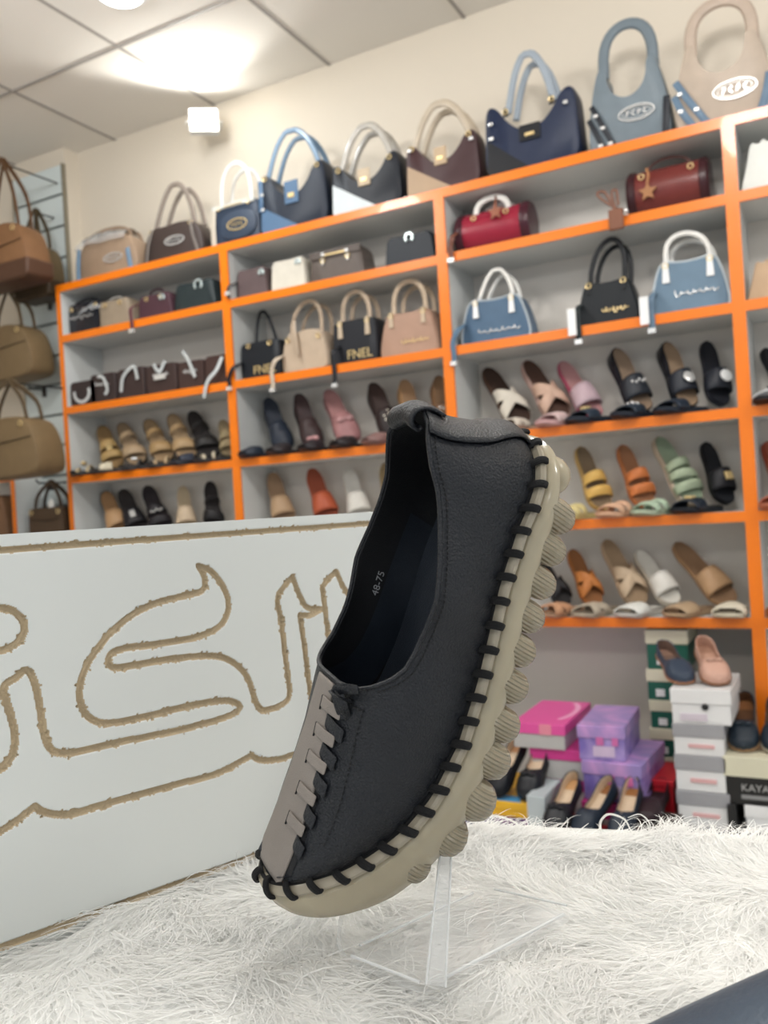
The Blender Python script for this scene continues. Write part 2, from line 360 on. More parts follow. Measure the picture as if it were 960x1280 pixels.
def strands(n,lmin,lmax,seed,w,edge=False,lift=.25,segs=5,curl=1.):
    r=np.random.default_rng(seed)
    if edge: u=1-r.random(n)**2*.06; v=r.random(n)
    else: u=.965*r.random(n)**.85; v=r.random(n)
    pa=np.array(P_a);pb=np.array(P_b);pc=np.array(P_c);pd=np.array(P_d)
    p=(pa*(1-u)[:,None]+pb*u[:,None])*(1-v)[:,None]+(pd*(1-u)[:,None]+pc*u[:,None])*v[:,None]
    emul=np.minimum(np.minimum(u,1-u)/(4/90),1); emul=np.clip(emul,0,1)
    p[:,2]=CT+.0075+hb(p[:,0],p[:,1])*emul
    X=p[:,0];Y=p[:,1]
    an=3.0*np.sin(9*X+5*Y)+2.2*np.sin(14*Y-6*X+1.3)+1.2*np.sin(31*X+17*Y)+r.normal(0,.45,n)
    if edge: an=r.normal(1.4,.9,n)
    L=lmin+(lmax-lmin)*r.random(n); k=r.normal(0,22 if not edge else 30,n)*curl
    el=np.abs(r.normal(lift,.25,n))+.08; 
    pts=[p.copy()]; cur=p.copy()
    for s_ in range(segs):
        st=L/segs; t_=s_/segs
        elv=el*(1-1.75*t_) 
        cur=cur+np.stack([np.cos(an)*np.cos(elv)*st,np.sin(an)*np.cos(elv)*st,np.sin(elv)*st],1); 
        cur[:,2]=np.maximum(cur[:,2],CT+.0085+hb(cur[:,0],cur[:,1])*emul+.0015*np.sin(math.pi*(s_+1)/segs))
        an=an+k*st; pts.append(cur.copy())
    pts=np.stack(pts,1)  # n,segs+1,3
    # keep off the board side
    d=((pts-np.array([B0.x,B0.y,0]))@np.array(BN)); push=np.maximum(.003-d,0); pts+=push[...,None]*np.array(BN)
    S1=segs+1
    t=np.gradient(pts,axis=1); t/=np.linalg.norm(t,axis=2,keepdims=True)+1e-9
    up=np.array([0,0,1.]); sd=np.cross(t,up); sd/=np.linalg.norm(sd,axis=2,keepdims=True)+1e-9
    nn=np.cross(sd,t); tp=np.linspace(1,.25,S1)[None,:,None]*w
    sd=sd+.35*np.array([0,0,1.])*r.normal(0,1,(n,1,1))
    R=[pts+sd*tp, pts-sd*tp]
    V=np.stack(R,2).reshape(-1,3)-np.array(ro)
    base=(np.arange(n)*S1*2)[:,None]; i=np.arange(segs)[None,:]*2
    F=np.stack([base+i,base+i+1,base+i+3,base+i+2],-1).reshape(-1,4)
    return V,F
def npmesh(name,VF,m,parent):
    V=np.concatenate([a for a,b in VF]); o=0;Fs=[]
    for a,b in VF: Fs.append(b+o); o+=len(a)
    F=np.concatenate(Fs)
    me=bpy.data.meshes.new(name); me.vertices.add(len(V)); me.vertices.foreach_set('co',V.reshape(-1))
    me.loops.add(F.size); me.loops.foreach_set('vertex_index',F.reshape(-1).astype(np.int32)); me.polygons.add(len(F)); me.polygons.foreach_set('loop_start',np.arange(0,F.size,4)); me.polygons.foreach_set('loop_total',np.full(len(F),4))
    me.materials.append(m); me.update(); me.polygons.foreach_set('use_smooth',[True]*len(F))
    o=bpy.data.objects.new(name,me); C.objects.link(o); o.parent=parent; return o
f_=npmesh('fur_pile',[strands(70000,.016,.040,3,.00045,lift=.03,segs=5),strands(260,.015,.035,4,.00035,True,.3)],M_fur,rug); f_['kind']='stuff'
# thick matted tufts curling up along the back edge
tf=MB()
def tuft(pts,r=.0011):
    P=cr3(pts,6); tf.tube(P,r,n=5,taper=[1-.75*(i/(len(P)-1)) for i in range(len(P))])
def cr3(P,n):
    R=[];N=len(P)
    for i in range(N-1):
        g_=lambda k:P[min(max(k,0),N-1)]
        p0,p1,p2,p3=g_(i-1),g_(i),g_(i+1),g_(i+2)
        for j in range(n):
            t=j/n; R.append(tuple(.5*((2*p1[k])+(-p0[k]+p2[k])*t+(2*p0[k]-5*p1[k]+4*p2[k]-p3[k])*t*t+(-p0[k]+3*p1[k]-3*p2[k]+p3[k])*t**3) for k in (0,1,2)))
    R.append(tuple(P[-1])); return R
def epx(px,py,dy=0):   # a point above the rug's back edge
    d=ray(px,py); o=Vector((0,0,CZ)); q=P_b-BD*.004; n=Vector((-EDG.y,EDG.x,0)); t=(q-o+n*dy).dot(n)/d.dot(n); p=o+d*t; return p-ro
for k_,L in enumerate([[(585,1050),(596,1028),(615,1020),(640,1026),(655,1042),(648,1060)],[(598,1045),(612,1032),(622,1020)],[(640,1052),(655,1050),(680,1056),(692,1062)],
   [(770,1068),(756,1050),(750,1030),(760,1018),(780,1024),(790,1040),(805,1052)],[(735,1060),(750,1048),(770,1054),(800,1052),(812,1040)],[(795,1056),(808,1046),(812,1030),(800,1018),(785,1022)],
   [(780,1068),(766,1052),(752,1044)],[(868,1058),(860,1040),(848,1028)],[(862,1052),(870,1038),(880,1030)],[(896,1056),(893,1040),(885,1026)],[(892,1056),(890,1042),(892,1030)],[(925,1064),(935,1056),(960,1058),(985,1062)],[(835,1062),(850,1052),(870,1050),(900,1058)],
   [(700,1062),(716,1054),(730,1058)],[(905,1060),(920,1050),(935,1052)],[(815,1060),(830,1048),(842,1048)],[(660,1056),(668,1044),(676,1040)]]):
    tuft([epx(x,y,.004*math.sin(k_*2+i)) for i,(x,y) in enumerate(L)],.0010 if k_%3 else .0013)
tf.build('matted_tufts',M_fur,rug)

# ---------------------------------------------------------------- acrylic shoe stand
M_acr=mat('clear_acrylic',(.86,.88,.88),.08,alpha=.16)
M_acr2=mat('acrylic_upright',(.74,.76,.76),.10,alpha=.30)
M_edge=mat('acrylic_edge_highlight',(.93,.95,.95),.15,trans=.35,ior=1.3)  # whitish colour paints edge highlights onto the clear plastic
def bevmod(o,wd,sg=2):
    b=o.modifiers.new('b','BEVEL'); b.width=wd; b.segments=sg; return o
ZB=RT+.010
qb_=[atZ(430,1198,ZB),atZ(537,1240,ZB),atZ(721,1141,ZB),atZ(588,1094,ZB)]
qb_[3]=qb_[0]+(qb_[2]-qb_[1])*.95
sb=(qb_[0]+qb_[1]+qb_[2]+qb_[3])/4
std=empty('acrylic_stand',Vector((sb.x,sb.y,ZB-.003)),'clear acrylic stand on the fur that props up the black shoe','shoe stand')
so=std.location
rp=chaikin([tuple(p-so) for p in qb_],0)
P=[Vector(p) for p in rp]
n=4; pr=MB(); 
def rc(P,k=.12):
    R=[]
    for i in range(4):
        a,b,c=P[i-1],P[i],P[(i+1)%4]
        for t in (0,.33,.67,1):
            u=b+(a-b)*k*(1-t)**2+(c-b)*k*t**2; R.append(u)
    return R
rp=rc(P); pr.loft([[ (p.x,p.y,0) for p in rp],[(p.x,p.y,.003) for p in rp]]); bevmod(pr.build('base_plate',M_acr,std,False),.0006)

for a_,b_,r_ in ((0,1,.0008),(1,2,.0010),(2,3,.0007),(3,0,.0008)):
    MB().tube([P[a_]+(P[b_]-P[a_])*.1+Vector((0,0,.003)),P[b_]+(P[a_]-P[b_])*.1+Vector((0,0,.003))],r_,n=6).build('edge',M_edge,std)  # thin white tubes draw the highlights along the plate's rim

# ---- display shoe surface, millimetre-true, local axes: L heel->toe, S sideways, H up
HL0,HL1=-.120,.143
def ip(x,xs,ys): return float(np.interp(x,xs,ys))
def sst(x,a,b):
    t=min(max((x-a)/(b-a),0),1); return t*t*(3-2*t)
def h_w(L):
    t=min(max((L-HL0)/(HL1-HL0),0),1)
    base=ip(t,[0,.2,.5,.68,.85,1],[.031,.034,.039,.044,.043,.040])
    e=1.
    if t<.14: e=max(0,1-((.14-t)/.14)**2.2)**.5
    if t>.64: e=max(0,1-((t-.64)/.36)**2.5)**.5
    return base*e
def h_welt(L): return ip(L,[-.12,-.1,-.073,-.044,-.019,.005,.034,.065,.082,.098,.114,.126,.135,.143],[.006,.003,.001,-.005,-.013,-.020,-.025,-.024,-.021,-.015,-.008,0,.005,.010])
def h_bot(L): return ip(L,[-.12,-.1,-.083,-.067,-.05,-.034,-.017,.001,.02,.037,.059,.085,.1,.114,.126,.136,.143],[-.008,-.012,-.015,-.018,-.022,-.026,-.032,-.038,-.042,-.045,-.048,-.047,-.044,-.040,-.034,-.024,-.012])
def h_crest(L): return ip(L,[-.12,-.05,-.02,.0,.02,.045,.066,.09,.115,.128,.136,.143],[.09,.06,.052,.046,.041,.0335,.0265,.020,.0145,.0125,.012,.0103])
def h_rim(L,side):
    if side>0: return ip(L,[-.12,-.1,-.085,-.073,-.057,-.041,-.023,-.008,.004,.013,.021,.029,.034,.0375],[.070,.066,.059,.051,.043,.036,.029,.0245,.0225,.0225,.0255,.030,.033,.0365])
    return ip(L,[-.12,-.1,-.085,-.073,-.057,-.041,-.023,-.008,.006,.02,.028,.034,.0375],[.070,.064,.056,.050,.044,.0385,.034,.030,.0275,.0265,.029,.032,.0365])
def h_rr(L): return ip(L,[-.12,-.116,-.11,-.1,-.085,-.073,-.057,-.041,-.023,.01],[0,.010,.018,.023,.0265,.0285,.032,.0375,.0425,.043])
LT=.0375
def h_pt(L,q,side,off=0.):
    w=h_w(L);Hw=h_welt(L);Hc=h_crest(L)
    Hr=h_rim(L,side) if L<LT else Hc
    f=min(max((Hr-Hw)/max(Hc-Hw,1e-6),0),1)
    phr=math.asin(min(1,f**(1/.9)))
    ph=q*phr
    Sa=(w+.006*math.sin(2*ph)*min(1,w/.03))*max(math.cos(ph),0)**(.62+.2*sst(L,.03,.07)); Ha=Hw+(Hc-Hw)*math.sin(ph)**.9
    Ho=Hw+(Hr-Hw)*q; rr=min(h_rr(L),w*1.3)
    So=w+(rr-w)*q**1.3+.004*math.sin(math.pi*q)*min(1,w/.02)
    k=sst(L,-.03,.005)
    Sx=So*(1-k)+Sa*k; H=Ho*(1-k)+Ha*k
    Lh=L
    hw=1-sst(L,-.12,-.05)
    Lh+=hw*(.015*sst(H,.014,.062)-.004*math.sin(math.pi*min(max((H-.003)/.03,0),1)))
    return np.array([Lh,side*Sx,H])
def h_off(L,q,side,off):
    p=h_pt(L,q,side);e=1e-4
    a=h_pt(min(L+e,HL1),q,side)-h_pt(L-e,q,side)
    q0=max(q-1e-3,0);q1=min(q+1e-3,1)
    b=h_pt(L,q1,side)-h_pt(L,q0,side)
    n=np.cross(b,a)*side; l=np.linalg.norm(n)
    n=n/l if l>1e-12 else np.array([0,0,1.])
    return p+n*off

# ---------------------------------------------------------------- the display shoe
HA=math.radians(-122); HE=math.radians(28); HD=math.radians(5)
l2=(math.cos(HA),math.sin(HA)); h2=(l2[1],-l2[0])
VH=math.cos(HE)*(h2[0]*EXV+h2[1]*EYV)+math.sin(HE)*EZV
VL0=l2[0]*EXV+l2[1]*EYV; VS0=VL0.cross(VH)
if VS0.dot(EZV)<0: VS0=-VS0
VL=math.cos(HD)*VL0+math.sin(HD)*VS0; VS=math.cos(HD)*VS0-math.sin(HD)*VL0
HO=Vector((0,0,CZ))+.46*ray(520,800)
HM=Matrix(((VL.x,VS.x,VH.x,HO.x),(VL.y,VS.y,VH.y,HO.y),(VL.z,VS.z,VH.z,HO.z),(0,0,0,1)))
shoe=empty('loafer',None,'black leather slip-on shoe with grey laced strip and stitched clear rubber sole, toe down','shoe',mat=HM)
M_blk=mat('black_nappa',srgb(21,24,30),.42,0,.5,800,.35,30)
M_lin=mat('black_lining',srgb(20,21,24),.6,0,.3,1200,.1,40)
M_ins=mat('navy_insole',srgb(28,34,43),.42,0,.3,1500,.2,60)
M_gry=mat('grey_suede',srgb(138,130,123),.62,0,.3,1500,.08,60)
M_thr=mat('black_cord',srgb(20,20,22),.75,0,.8,2500,.2,900)
M_wlt=mat('clear_welt',srgb(186,176,156),.18,trans=.3,ior=1.35,var=.12,vscale=90,coat=.2)
M_sol=mat('clear_rubber',srgb(196,185,160),.18,trans=.28,ior=1.33,var=.05,vscale=30,coat=.2,sub=.35)
def ridged(name,axis):
    m=M_sol.copy(); m.name=name; nt=m.node_tree; b=nt.nodes['Principled BSDF']
    tc=nt.nodes.new('ShaderNodeTexCoord'); mp=nt.nodes.new('ShaderNodeMapping'); mp.inputs['Rotation'].default_value=axis
    wv=nt.nodes.new('ShaderNodeTexWave'); wv.inputs['Scale'].default_value=155; wv.bands_direction='X'
    bp=nt.nodes.new('ShaderNodeBump'); bp.inputs['Strength'].default_value=1; bp.inputs['Distance'].default_value=.0018
    nt.links.new(tc.outputs['Object'],mp.inputs['Vector']); nt.links.new(mp.outputs[0],wv.inputs['Vector']); nt.links.new(wv.outputs['Fac'],bp.inputs['Height']); nt.links.new(bp.outputs['Normal'],b.inputs['Normal'])
    return m
M_rdg=ridged('ridged_rubber',(0,0,.15))
def Lseq(a,b,n): return [a+(b-a)*(.5-.5*math.cos(math.pi*i/n)) for i in range(n+1)]
Ls=Lseq(HL0,.012,44)[:-1]+[.012+(.046-.012)*i/40 for i in range(40)]+[ .046+(HL1-.046)*math.sin(math.pi/2*i/44) for i in range(45)]
NQ=30
um=MB()
near=[[h_off(L,q/NQ,1,0) for q in range(NQ+1)] for L in Ls]; far=[[h_off(L,q/NQ,-1,0) for q in range(NQ+1)] for L in Ls]
um.grid(near); um.grid(far)
up=um.build('upper',[M_blk,M_lin],shoe,recalc=False)
bm=bmesh.new(); bm.from_mesh(up.data); bmesh.ops.remove_doubles(bm,verts=bm.verts,dist=.0003); bmesh.ops.recalc_face_normals(bm,faces=bm.faces)
# make sure normals point outward: the near wall faces +S
fs=[f for f in bm.faces if f.calc_center_median().y>.03]
if sum(f.normal.y for f in fs)<0: bmesh.ops.reverse_faces(bm,faces=bm.faces)
bm.to_mesh(up.data); bm.free()
for p in up.data.polygons: p.use_smooth=True
sm=up.modifiers.new('thickness','SOLIDIFY'); sm.thickness=.0017; sm.offset=-1; sm.material_offset=1; sm.material_offset_rim=0
sd_=up.modifiers.new('sub','SUBSURF'); sd_.levels=1; sd_.render_levels=1
# rim binding (rolled edge)
rim=[h_off(L,1,1,0) for L in Ls if L<LT]+[h_off(L,1,-1,0) for L in Ls[::-1] if L<LT]
rim=[Vector(p) for p in rim]; rr2=[rim[0]]
for p in rim[1:]:
    if (p-rr2[-1]).length>.0012: rr2.append(p)
MB().tube(rr2,.0012,.0012,8,closed=True).build('topline_binding',M_blk,up)
# dashes of stitching along the topline
st=MB()
def dash(p,q,nrm,r=.00035):
    p=Vector(p);q=Vector(q); st.tube([p,(p+q)/2+nrm*.0003,q],r,n=5)
def walk(fn,t0,t1,n,gap=.0026,ln=.0017):
    P=[Vector(fn(t0+(t1-t0)*i/n)) for i in range(n+1)]; acc=0;out=[];cur=None
    d=[0]
    for a,b in zip(P[:-1],P[1:]): d.append(d[-1]+(b-a).length)
    x=0
    def at(s):
        k=int(np.searchsorted(d,s)); k=min(max(k,1),n); f=(s-d[k-1])/max(d[k]-d[k-1],1e-9); return P[k-1].lerp(P[k],f)
    while x+ln<d[-1]: out.append((at(x),at(x+ln))); x+=gap
    return out
def rimline(side,inset):
    def f(L):
        H1=h_pt(L,1,side);H0=h_pt(L,.8,side); k=.2*inset/max(np.linalg.norm(H1-H0),1e-6)
        return h_off(L,max(1-k,0),side,.0004)
    return f
for side in (1,):
    for a,b in walk(rimline(side,.0042),-.105,.030,140): dash(a,b,Vector((0,side,0)))
st.build('topline_stitching',M_st:=mat('black_thread',srgb(10,10,12),.6),up); st=MB()
for a,b in walk(lambda t: h_off(.0415,t,1,.0004),.86,.66,30): dash(a,b,Vector((0,0,1)))
st.build('throat_stitching',M_st,up); st=MB()
def seamf(t):
    L=.040+t*.07; q=.66-.16*t**1.6; return h_off(L,q,1,.0004)
for a,b in walk(seamf,0,1,60,.003,.0017): dash(a,b,Vector((0,.7,.7)),.0003)
st.build('seam_stitching',M_st,up)
# heel counter: back strip with pull tab folded over the topline
hc=MB(); rows=[]
for i in range(22):
    t=i/21; row=[]
    for s_ in range(-8,9):
        side=1 if s_>=0 else -1; q=t*1.0; L=-.1198+ (abs(s_)/8)**2*(.0045+.011*t)
        p=h_off(L,q,side,.0012); row.append(tuple(p))
    rows.append(row)
hc.grid(rows); o=hc.build('heel_strip',M_blk,up); sm=o.modifiers.new('t','SOLIDIFY'); sm.thickness=.001; sm.offset=1
tb=MB()
top=Vector(h_pt(-.1195,1,1)); 
R=[]
prof=[(-.0035,-.010),(-.0030,-.004),(-.0015,.001),(.002,.0052),(.0055,.0058),(.009,.0046),(.0108,.0018),(.0104,-.0016),(.0080,-.0026),(.006,-.0005)]
prof=chaikin(prof[:9],2,False)
for a,b in prof:
    R.append([(top.x+a+abs(s_)*.25,top.y+s_,top.z+b-abs(s_)*.12) for s_ in np.linspace(-.0145,.0115,9)])
tb.grid(R); o=tb.build('pull_tab',M_blk,up); sm=o.modifiers.new('t','SOLIDIFY'); sm.thickness=.0018; sm.offset=0
# collar seam line under the tab
cs=[h_off(-.1198+.020*t**1.5+.0,.985-.42*t**1.2,1,.0011) for t in np.linspace(0,1,20)]
# insole
io=MB(); rows=[]
Li=Lseq(HL0+.004,HL1-.006,40)
for L in Li:
    w_=h_w(L)-.0015; z_=h_welt(L)+.0035
    hs=.006*(1-sst(L,-.12,-.07))
    rows.append([(L+hs*.5,w_*s_,z_+.0035*abs(s_)**3) for s_ in np.linspace(-1,1,13)])
io.grid(rows); io.build('insole',M_ins,shoe)
# dark shiny side-lining panel on the far inner wall
pl=MB(); rows=[]
for L in np.linspace(-.060,.060,30):
    rows.append([tuple(h_off(L,q_,-1,-.0024)) for q_ in np.linspace(.10,.50,8)])
pl.grid(rows); pl.build('inner_sock',mat('navy_sock_lining',srgb(27,33,42),.38,0,.3,1500,.25,90),up)
# size print on far wall
tp=h_off(-.016,.60,-1,-.0032); tx=h_off(-.010,.60,-1,-.0032)-tp; ty=h_off(-.016,.7,-1,-.0032)-tp
ax=Vector(tx).normalized(); ay=Vector(ty); ay=(ay-ay.dot(ax)*ax).normalized(); az=ax.cross(ay)
# readable from inside: text runs heel-ward
R_=Matrix((( -ax.x, -ay.x if False else ay.x, 0,0),)*1+(( -ax.y, ay.y,0,0),( -ax.z, ay.z,0,0),(0,0,0,1)))
M_print=mat('silver_print',srgb(150,152,155),.5)
tz=(-ax).cross(ay)
sgn=1 if tz.y>0 else -1
ax2=-ax if sgn>0 else ax
tz=ax2.cross(ay)
t_=text('size_print','48-75',.0062,M_print,up,(0,0,0),ext=.0001)
t_.matrix_local=Matrix(((ax2.x,ay.x,tz.x,tp[0]),(ax2.y,ay.y,tz.y,tp[1]),(ax2.z,ay.z,tz.z,tp[2]),(0,0,0,1)))
# grey saddle strip over the vamp crest
def ssurf(L,s_,off):   # s_ = signed sideways position on the closed vamp, metres
    side=1 if s_>=0 else -1; lo,hi=0.,1.
    for _ in range(22):
        mid=(lo+hi)/2
        if abs(h_pt(L,mid,side)[1])>abs(s_): lo=mid
        else: hi=mid
    return h_off(L,(lo+hi)/2,side,off)
def vedge(L): return ip(L,[.037,.045,.063,.09,.13,.142],[.0082,.0092,.0115,.0150,.0158,.016])
rows=[]
for L in np.linspace(.0385,.1392,46):
    e=vedge(L); wl=max(h_w(L),.003)
    rows.append([tuple(ssurf(L+.0*s_,min(max(s_,-wl*.98),wl*.98),.0007)) for s_ in np.linspace(-e*1.25,e,19)])
sad=MB(); sad.grid(rows); sp=sad.build('grey_strip',M_gry,shoe,label='grey leather strip down the middle of the vamp'); sm=sp.modifiers.new('t','SOLIDIFY'); sm.thickness=.0012; sm.offset=-.2
TL=[.0500,.0637,.0778,.0945,.1105]
def tab(L0,s0,L1,s1,wd,o0,o1,rise,mt,nm,par,taper=0):
    rows=[]
    for i in range(11):
        t=i/10; L=L0+(L1-L0)*t; s_=s0+(s1-s0)*t; off=o0+(o1-o0)*t+rise*math.sin(math.pi*t)
        ww=wd*(1-taper*max(0,t-.75)*2)
        rows.append([tuple(ssurf(L+k,s_,off)) for k in np.linspace(-ww/2,ww/2,5)])
    a=MB(); a.grid(rows); o=a.build(nm,mt,par); sm=o.modifiers.new('t','SOLIDIFY'); sm.thickness=.0010; sm.offset=0; bv=o.modifiers.new('s','SUBSURF'); bv.levels=1; bv.render_levels=1
    return o
for i,L in enumerate(TL):
    for sg in (1,):
        tab(L-.0008,sg*.001,L-.0016,sg*(.0205-.0004*i),.0060,.0013,.0020,.0008,M_gry,'lace_tab',sp)
        # slit the tab comes out of
        a=MB(); a.tube([ssurf(L+k,sg*.0018,.0016) for k in np.linspace(-.0036,.0036,5)],.0006,.0004,5); a.build('slit',M_lin,sp)
        tab(L+.0055,sg*(vedge(L+.006)-.002),L+.0078,sg*(.0240-.0004*i),.0074,.0006,.0012,.0008,M_blk,'lace_tab',up)
# dark gap beside the strip
ga=MB(); rows=[]
for L in np.linspace(.040,.132,30):
    rows.append([tuple(ssurf(L,vedge(L)+k,.0003)) for k in (0,.0015,.003,.0042)])
ga.grid(rows); ga.build('lacing_gap',M_lin,up)
# black keeper loop at the throat
kl=MB(); c0=Vector(ssurf(.0375,.0165,.0)); 
P=[ssurf(.034,.0150,.0035),ssurf(.038,.0165,.0045),ssurf(.043,.0190,.0040),ssurf(.0475,.0205,.0016),ssurf(.0475,.0225,.0010),ssurf(.043,.0225,.0045),ssurf(.039,.0200,.0058)]
kl.tube(cr3([tuple(p) for p in P],5),.0026,.0007,8,bn=(.3,.7,.6)); kl.tube(cr3([tuple(p) for p in (ssurf(.0405,.0125,.001),ssurf(.040,.016,.0062),ssurf(.0395,.0205,.0062),ssurf(.040,.0235,.001))],5),.0022,.0007,8,bn=(1,0,0))
kl.build('lace_knot',M_blk,up)
P=[ssurf(.0355,.0140,.004),ssurf(.0315,.0150,.006),ssurf(.0335,.0185,.0065),ssurf(.0375,.0180,.005)]
MB().tube(cr3([tuple(p) for p in P],4),.0022,.0006,8,bn=(.2,.8,.5)).build('lace_end',M_blk,up)
# ------- sole
def outline():
    pts=[]
    LL=Lseq(HL0,HL1,90)
    for L in LL: pts.append((L,h_w(L)))
    for L in LL[::-1][1:-1]: pts.append((L,-h_w(L)))
    return pts
OL=outline(); NO=len(OL)
def onorm(i):
    a=OL[i-1];b=OL[(i+1)%NO]; t=Vector((b[0]-a[0],b[1]-a[1])); 
    t.normalize(); n=Vector((-t.y,t.x)); 
    c=Vector(OL[i])-Vector((.01,0)); 
    return n if n.dot(c)>0 or abs(n.dot(c))<1e-6 else -n
NRM=[onorm(i) for i in range(NO)]
for _ in range(3): NRM=[((NRM[i-1]+NRM[i]*2+NRM[(i+1)%NO])).normalized() for i in range(NO)]
def ring(off,zf):
    return [(OL[i][0]+NRM[i].x*off(OL[i][0]),OL[i][1]+NRM[i].y*off(OL[i][0]),zf(OL[i][0])) for i in range(NO)]
K=lambda v:(lambda L:v)
wl=MB(); wl.grid([ring(K(-.0015),lambda L:h_welt(L)+.0008),ring(K(.001),lambda L:h_welt(L)+.0012),ring(K(.0048),lambda L:h_welt(L)+.0009),ring(K(.0060),lambda L:h_welt(L)-.0003),ring(K(.0061),lambda L:h_welt(L)-.0022),ring(K(.0050),lambda L:h_welt(L)-.0032),ring(K(-.0015),lambda L:h_welt(L)-.0032)],False,True)
sole=empty('x',(0,0,0)); bpy.data.objects.remove(sole)
body=MB()
toe=lambda L:.0035*sst(L,.09,.135)
rg=[ring(K(-.002),lambda L:h_welt(L)-.0030),ring(lambda L:.0040,lambda L:h_welt(L)-.0033),ring(lambda L:.0062+toe(L)*.3,lambda L:h_welt(L)-.0050),
    ring(lambda L:.0078+toe(L)*.8,lambda L:h_welt(L)*.6+h_bot(L)*.4-.001),ring(lambda L:.0080+toe(L),lambda L:h_welt(L)*.3+h_bot(L)*.7),ring(lambda L:.0055+toe(L)*.5,lambda L:h_bot(L)+.0015),ring(lambda L:.002,lambda L:h_bot(L)-.0005),ring(lambda L:-.006,lambda L:h_bot(L)-.001)]
body.grid(rg,False,True)
# bottom cap: bridge near and far halves
o_=len(rg)-1; half=NO//2
bi=lambda i:o_*NO+(i%NO)
for i in range(half):
    a,b,c,d=bi(i),bi(i+1),bi(NO-i-1),bi(NO-i)
    fsx=tuple(dict.fromkeys((a,b,c,d)))
    if len(fsx)>=3: body.f.append(fsx); body.m.append(0)
body.v=body.v
sole=body.build('sole',M_sol,shoe,label='translucent grey-beige rubber sole with round lugs')
wl.build('welt',M_wlt,sole,label='clear rubber welt stitched with black cord')
# lugs
PL=[(-.092,-.030,.0098),(-.075,-.034,.0094),(-.0575,-.038,.0094),(-.0395,-.041,.0094),(-.022,-.0455,.0096),(-.004,-.0515,.0100),(.0155,-.0575,.0104),(.034,-.0615,.0110),(.055,-.0645,.0122),(.077,-.0615,.0118),(.098,-.0535,.0105)]
def lug(L,S_,zb,r,depth):
    m=MB(); c=Vector((L,S_,zb+depth)); R=[]
    for i in range(9):
        a=math.pi*i/8; rr=r*(abs(math.sin(a))**.55)+1e-5; zz_=-math.cos(a)
        R.append([(c.x+rr*math.cos(2*math.pi*j/12+.26),c.y+rr*1.0*math.sin(2*math.pi*j/12+.26),c.z+depth*zz_*(abs(zz_)**-.0)) for j in range(12)])
    m.loft(R); o=m.build('lug',M_rdg,sole); return o
for L,z_,r in PL:
    z_+=.0035+.004*sst(L,.03,.08); r*=.94
    w_=h_w(L)
    for S_ in (w_+.0005,0.0,-(w_-.0035)):
        d_=min((h_bot(L)+(.010 if S_>0 else .006)-z_)/2,.0140)
        lug(L,S_,z_,r,max(d_,.008))
for S_ in (.012,-.012):
    m=MB(); m.ball((-.112,S_,-.014),.0115,16,10,sc=(1,1.25,1)); m.build('lug',M_sol,sole)
# whip stitches around the welt
acc=[0]
for i in range(NO): 
    a=OL[i];b=OL[(i+1)%NO]; acc.append(acc[-1]+math.hypot(a[0]-b[0],a[1]-b[1]))
tot=acc[-1]; ns=int(tot/.0118)
for k in range(ns):
    s_=tot*(k+.35)/ns; i=int(np.searchsorted(acc,s_))-1; i=min(max(i,0),NO-1)
    f=(s_-acc[i])/(acc[i+1]-acc[i]); a=OL[i];b=OL[(i+1)%NO]; L=a[0]+(b[0]-a[0])*f;S_=a[1]+(b[1]-a[1])*f; n_=NRM[i]
    t_=Vector((-n_.y,n_.x)); wz=h_welt(L); sk=.0016*(1 if S_>0 else -1)
    p=lambda o,z,tt=0:(L+n_.x*o+t_.x*tt,S_+n_.y*o+t_.y*tt,wz+z)
    m=MB(); P=cr3([p(-.0012,.0022,-sk),p(.0002,.0038,-sk*.7),p(.0036,.0036,-sk*.1),p(.0060,.0022,.5*sk),p(.0074,-.0002,.9*sk),p(.0068,-.0018,1.0*sk)],3)
    tp_=[.8+.25*math.sin(math.pi*i_/(len(P)-1)) for i_ in range(len(P))]
    for dd in (-.0010,.0010):
        m.tube([Vector(q_)+Vector((t_.x*dd,t_.y*dd,0)) for q_ in P],.0013,.0011,7,taper=tp_)
    m.tube(P,.0014,.0014,7,taper=tp_)
    m.build('cord_stitch',M_thr,sole)
cl=[ring(K(.0005),lambda L:h_welt(L)+.0016)]
MB().tube(cl[0],.0011,.0011,6,closed=True).build('cord_line',M_thr,sole)
# stand upright: from the base plate to the underside of the sole
pt=HM@Vector((.074,.026,-.0560)); pb=atZ(545,1238,ZB)+Vector((0,0,.003))

w_b=.0046
u0=pb; ax_=(pt-pb); side_=ax_.cross(FWD).normalized()
m=MB(); R=[]
for t in np.linspace(0,1,14):
    c=pb.lerp(pt,t)-so; 
    sv=side_*(w_b*(1-.45*t)); th=FWD*.0016
    R.append([c-sv-th,c+sv-th,c+sv+th,c-sv+th])
m.loft(R); m.build('upright',M_acr2,std,False)
for sg in (-1,1): MB().tube([pb-so+side_*w_b*sg-FWD*.0016,pt-so+side_*w_b*.55*sg-FWD*.0016],.0006,n=5).build('upright_highlight',M_edge,std)  # white lines painted as highlights down both sides of the upright
m=MB(); a_=(HM@Vector((.074,.016,-.0560)))-so; b_=(HM@Vector((.074,.034,-.0560)))-so; t3=(VL*.010)
m.loft([[a_-t3-VH*.0012,a_+t3-VH*.0012,a_+t3+VH*.0012,a_-t3+VH*.0012],[b_-t3-VH*.0012,b_+t3-VH*.0012,b_+t3+VH*.0012,b_-t3+VH*.0012]]); m.build('sole_rest',M_acr,std,False)
m=MB(); qa=qb_[0]-so; P=[qa+Vector((.0,.0,.0015)),qa+Vector((-.0045,.003,.006)),qa+Vector((-.006,.008,.014)),qa+Vector((-.004,.014,.024))]
m.tube(cr3([tuple(p) for p in P],5),.0012,n=6); m.build('bent_lip',M_acr,std)

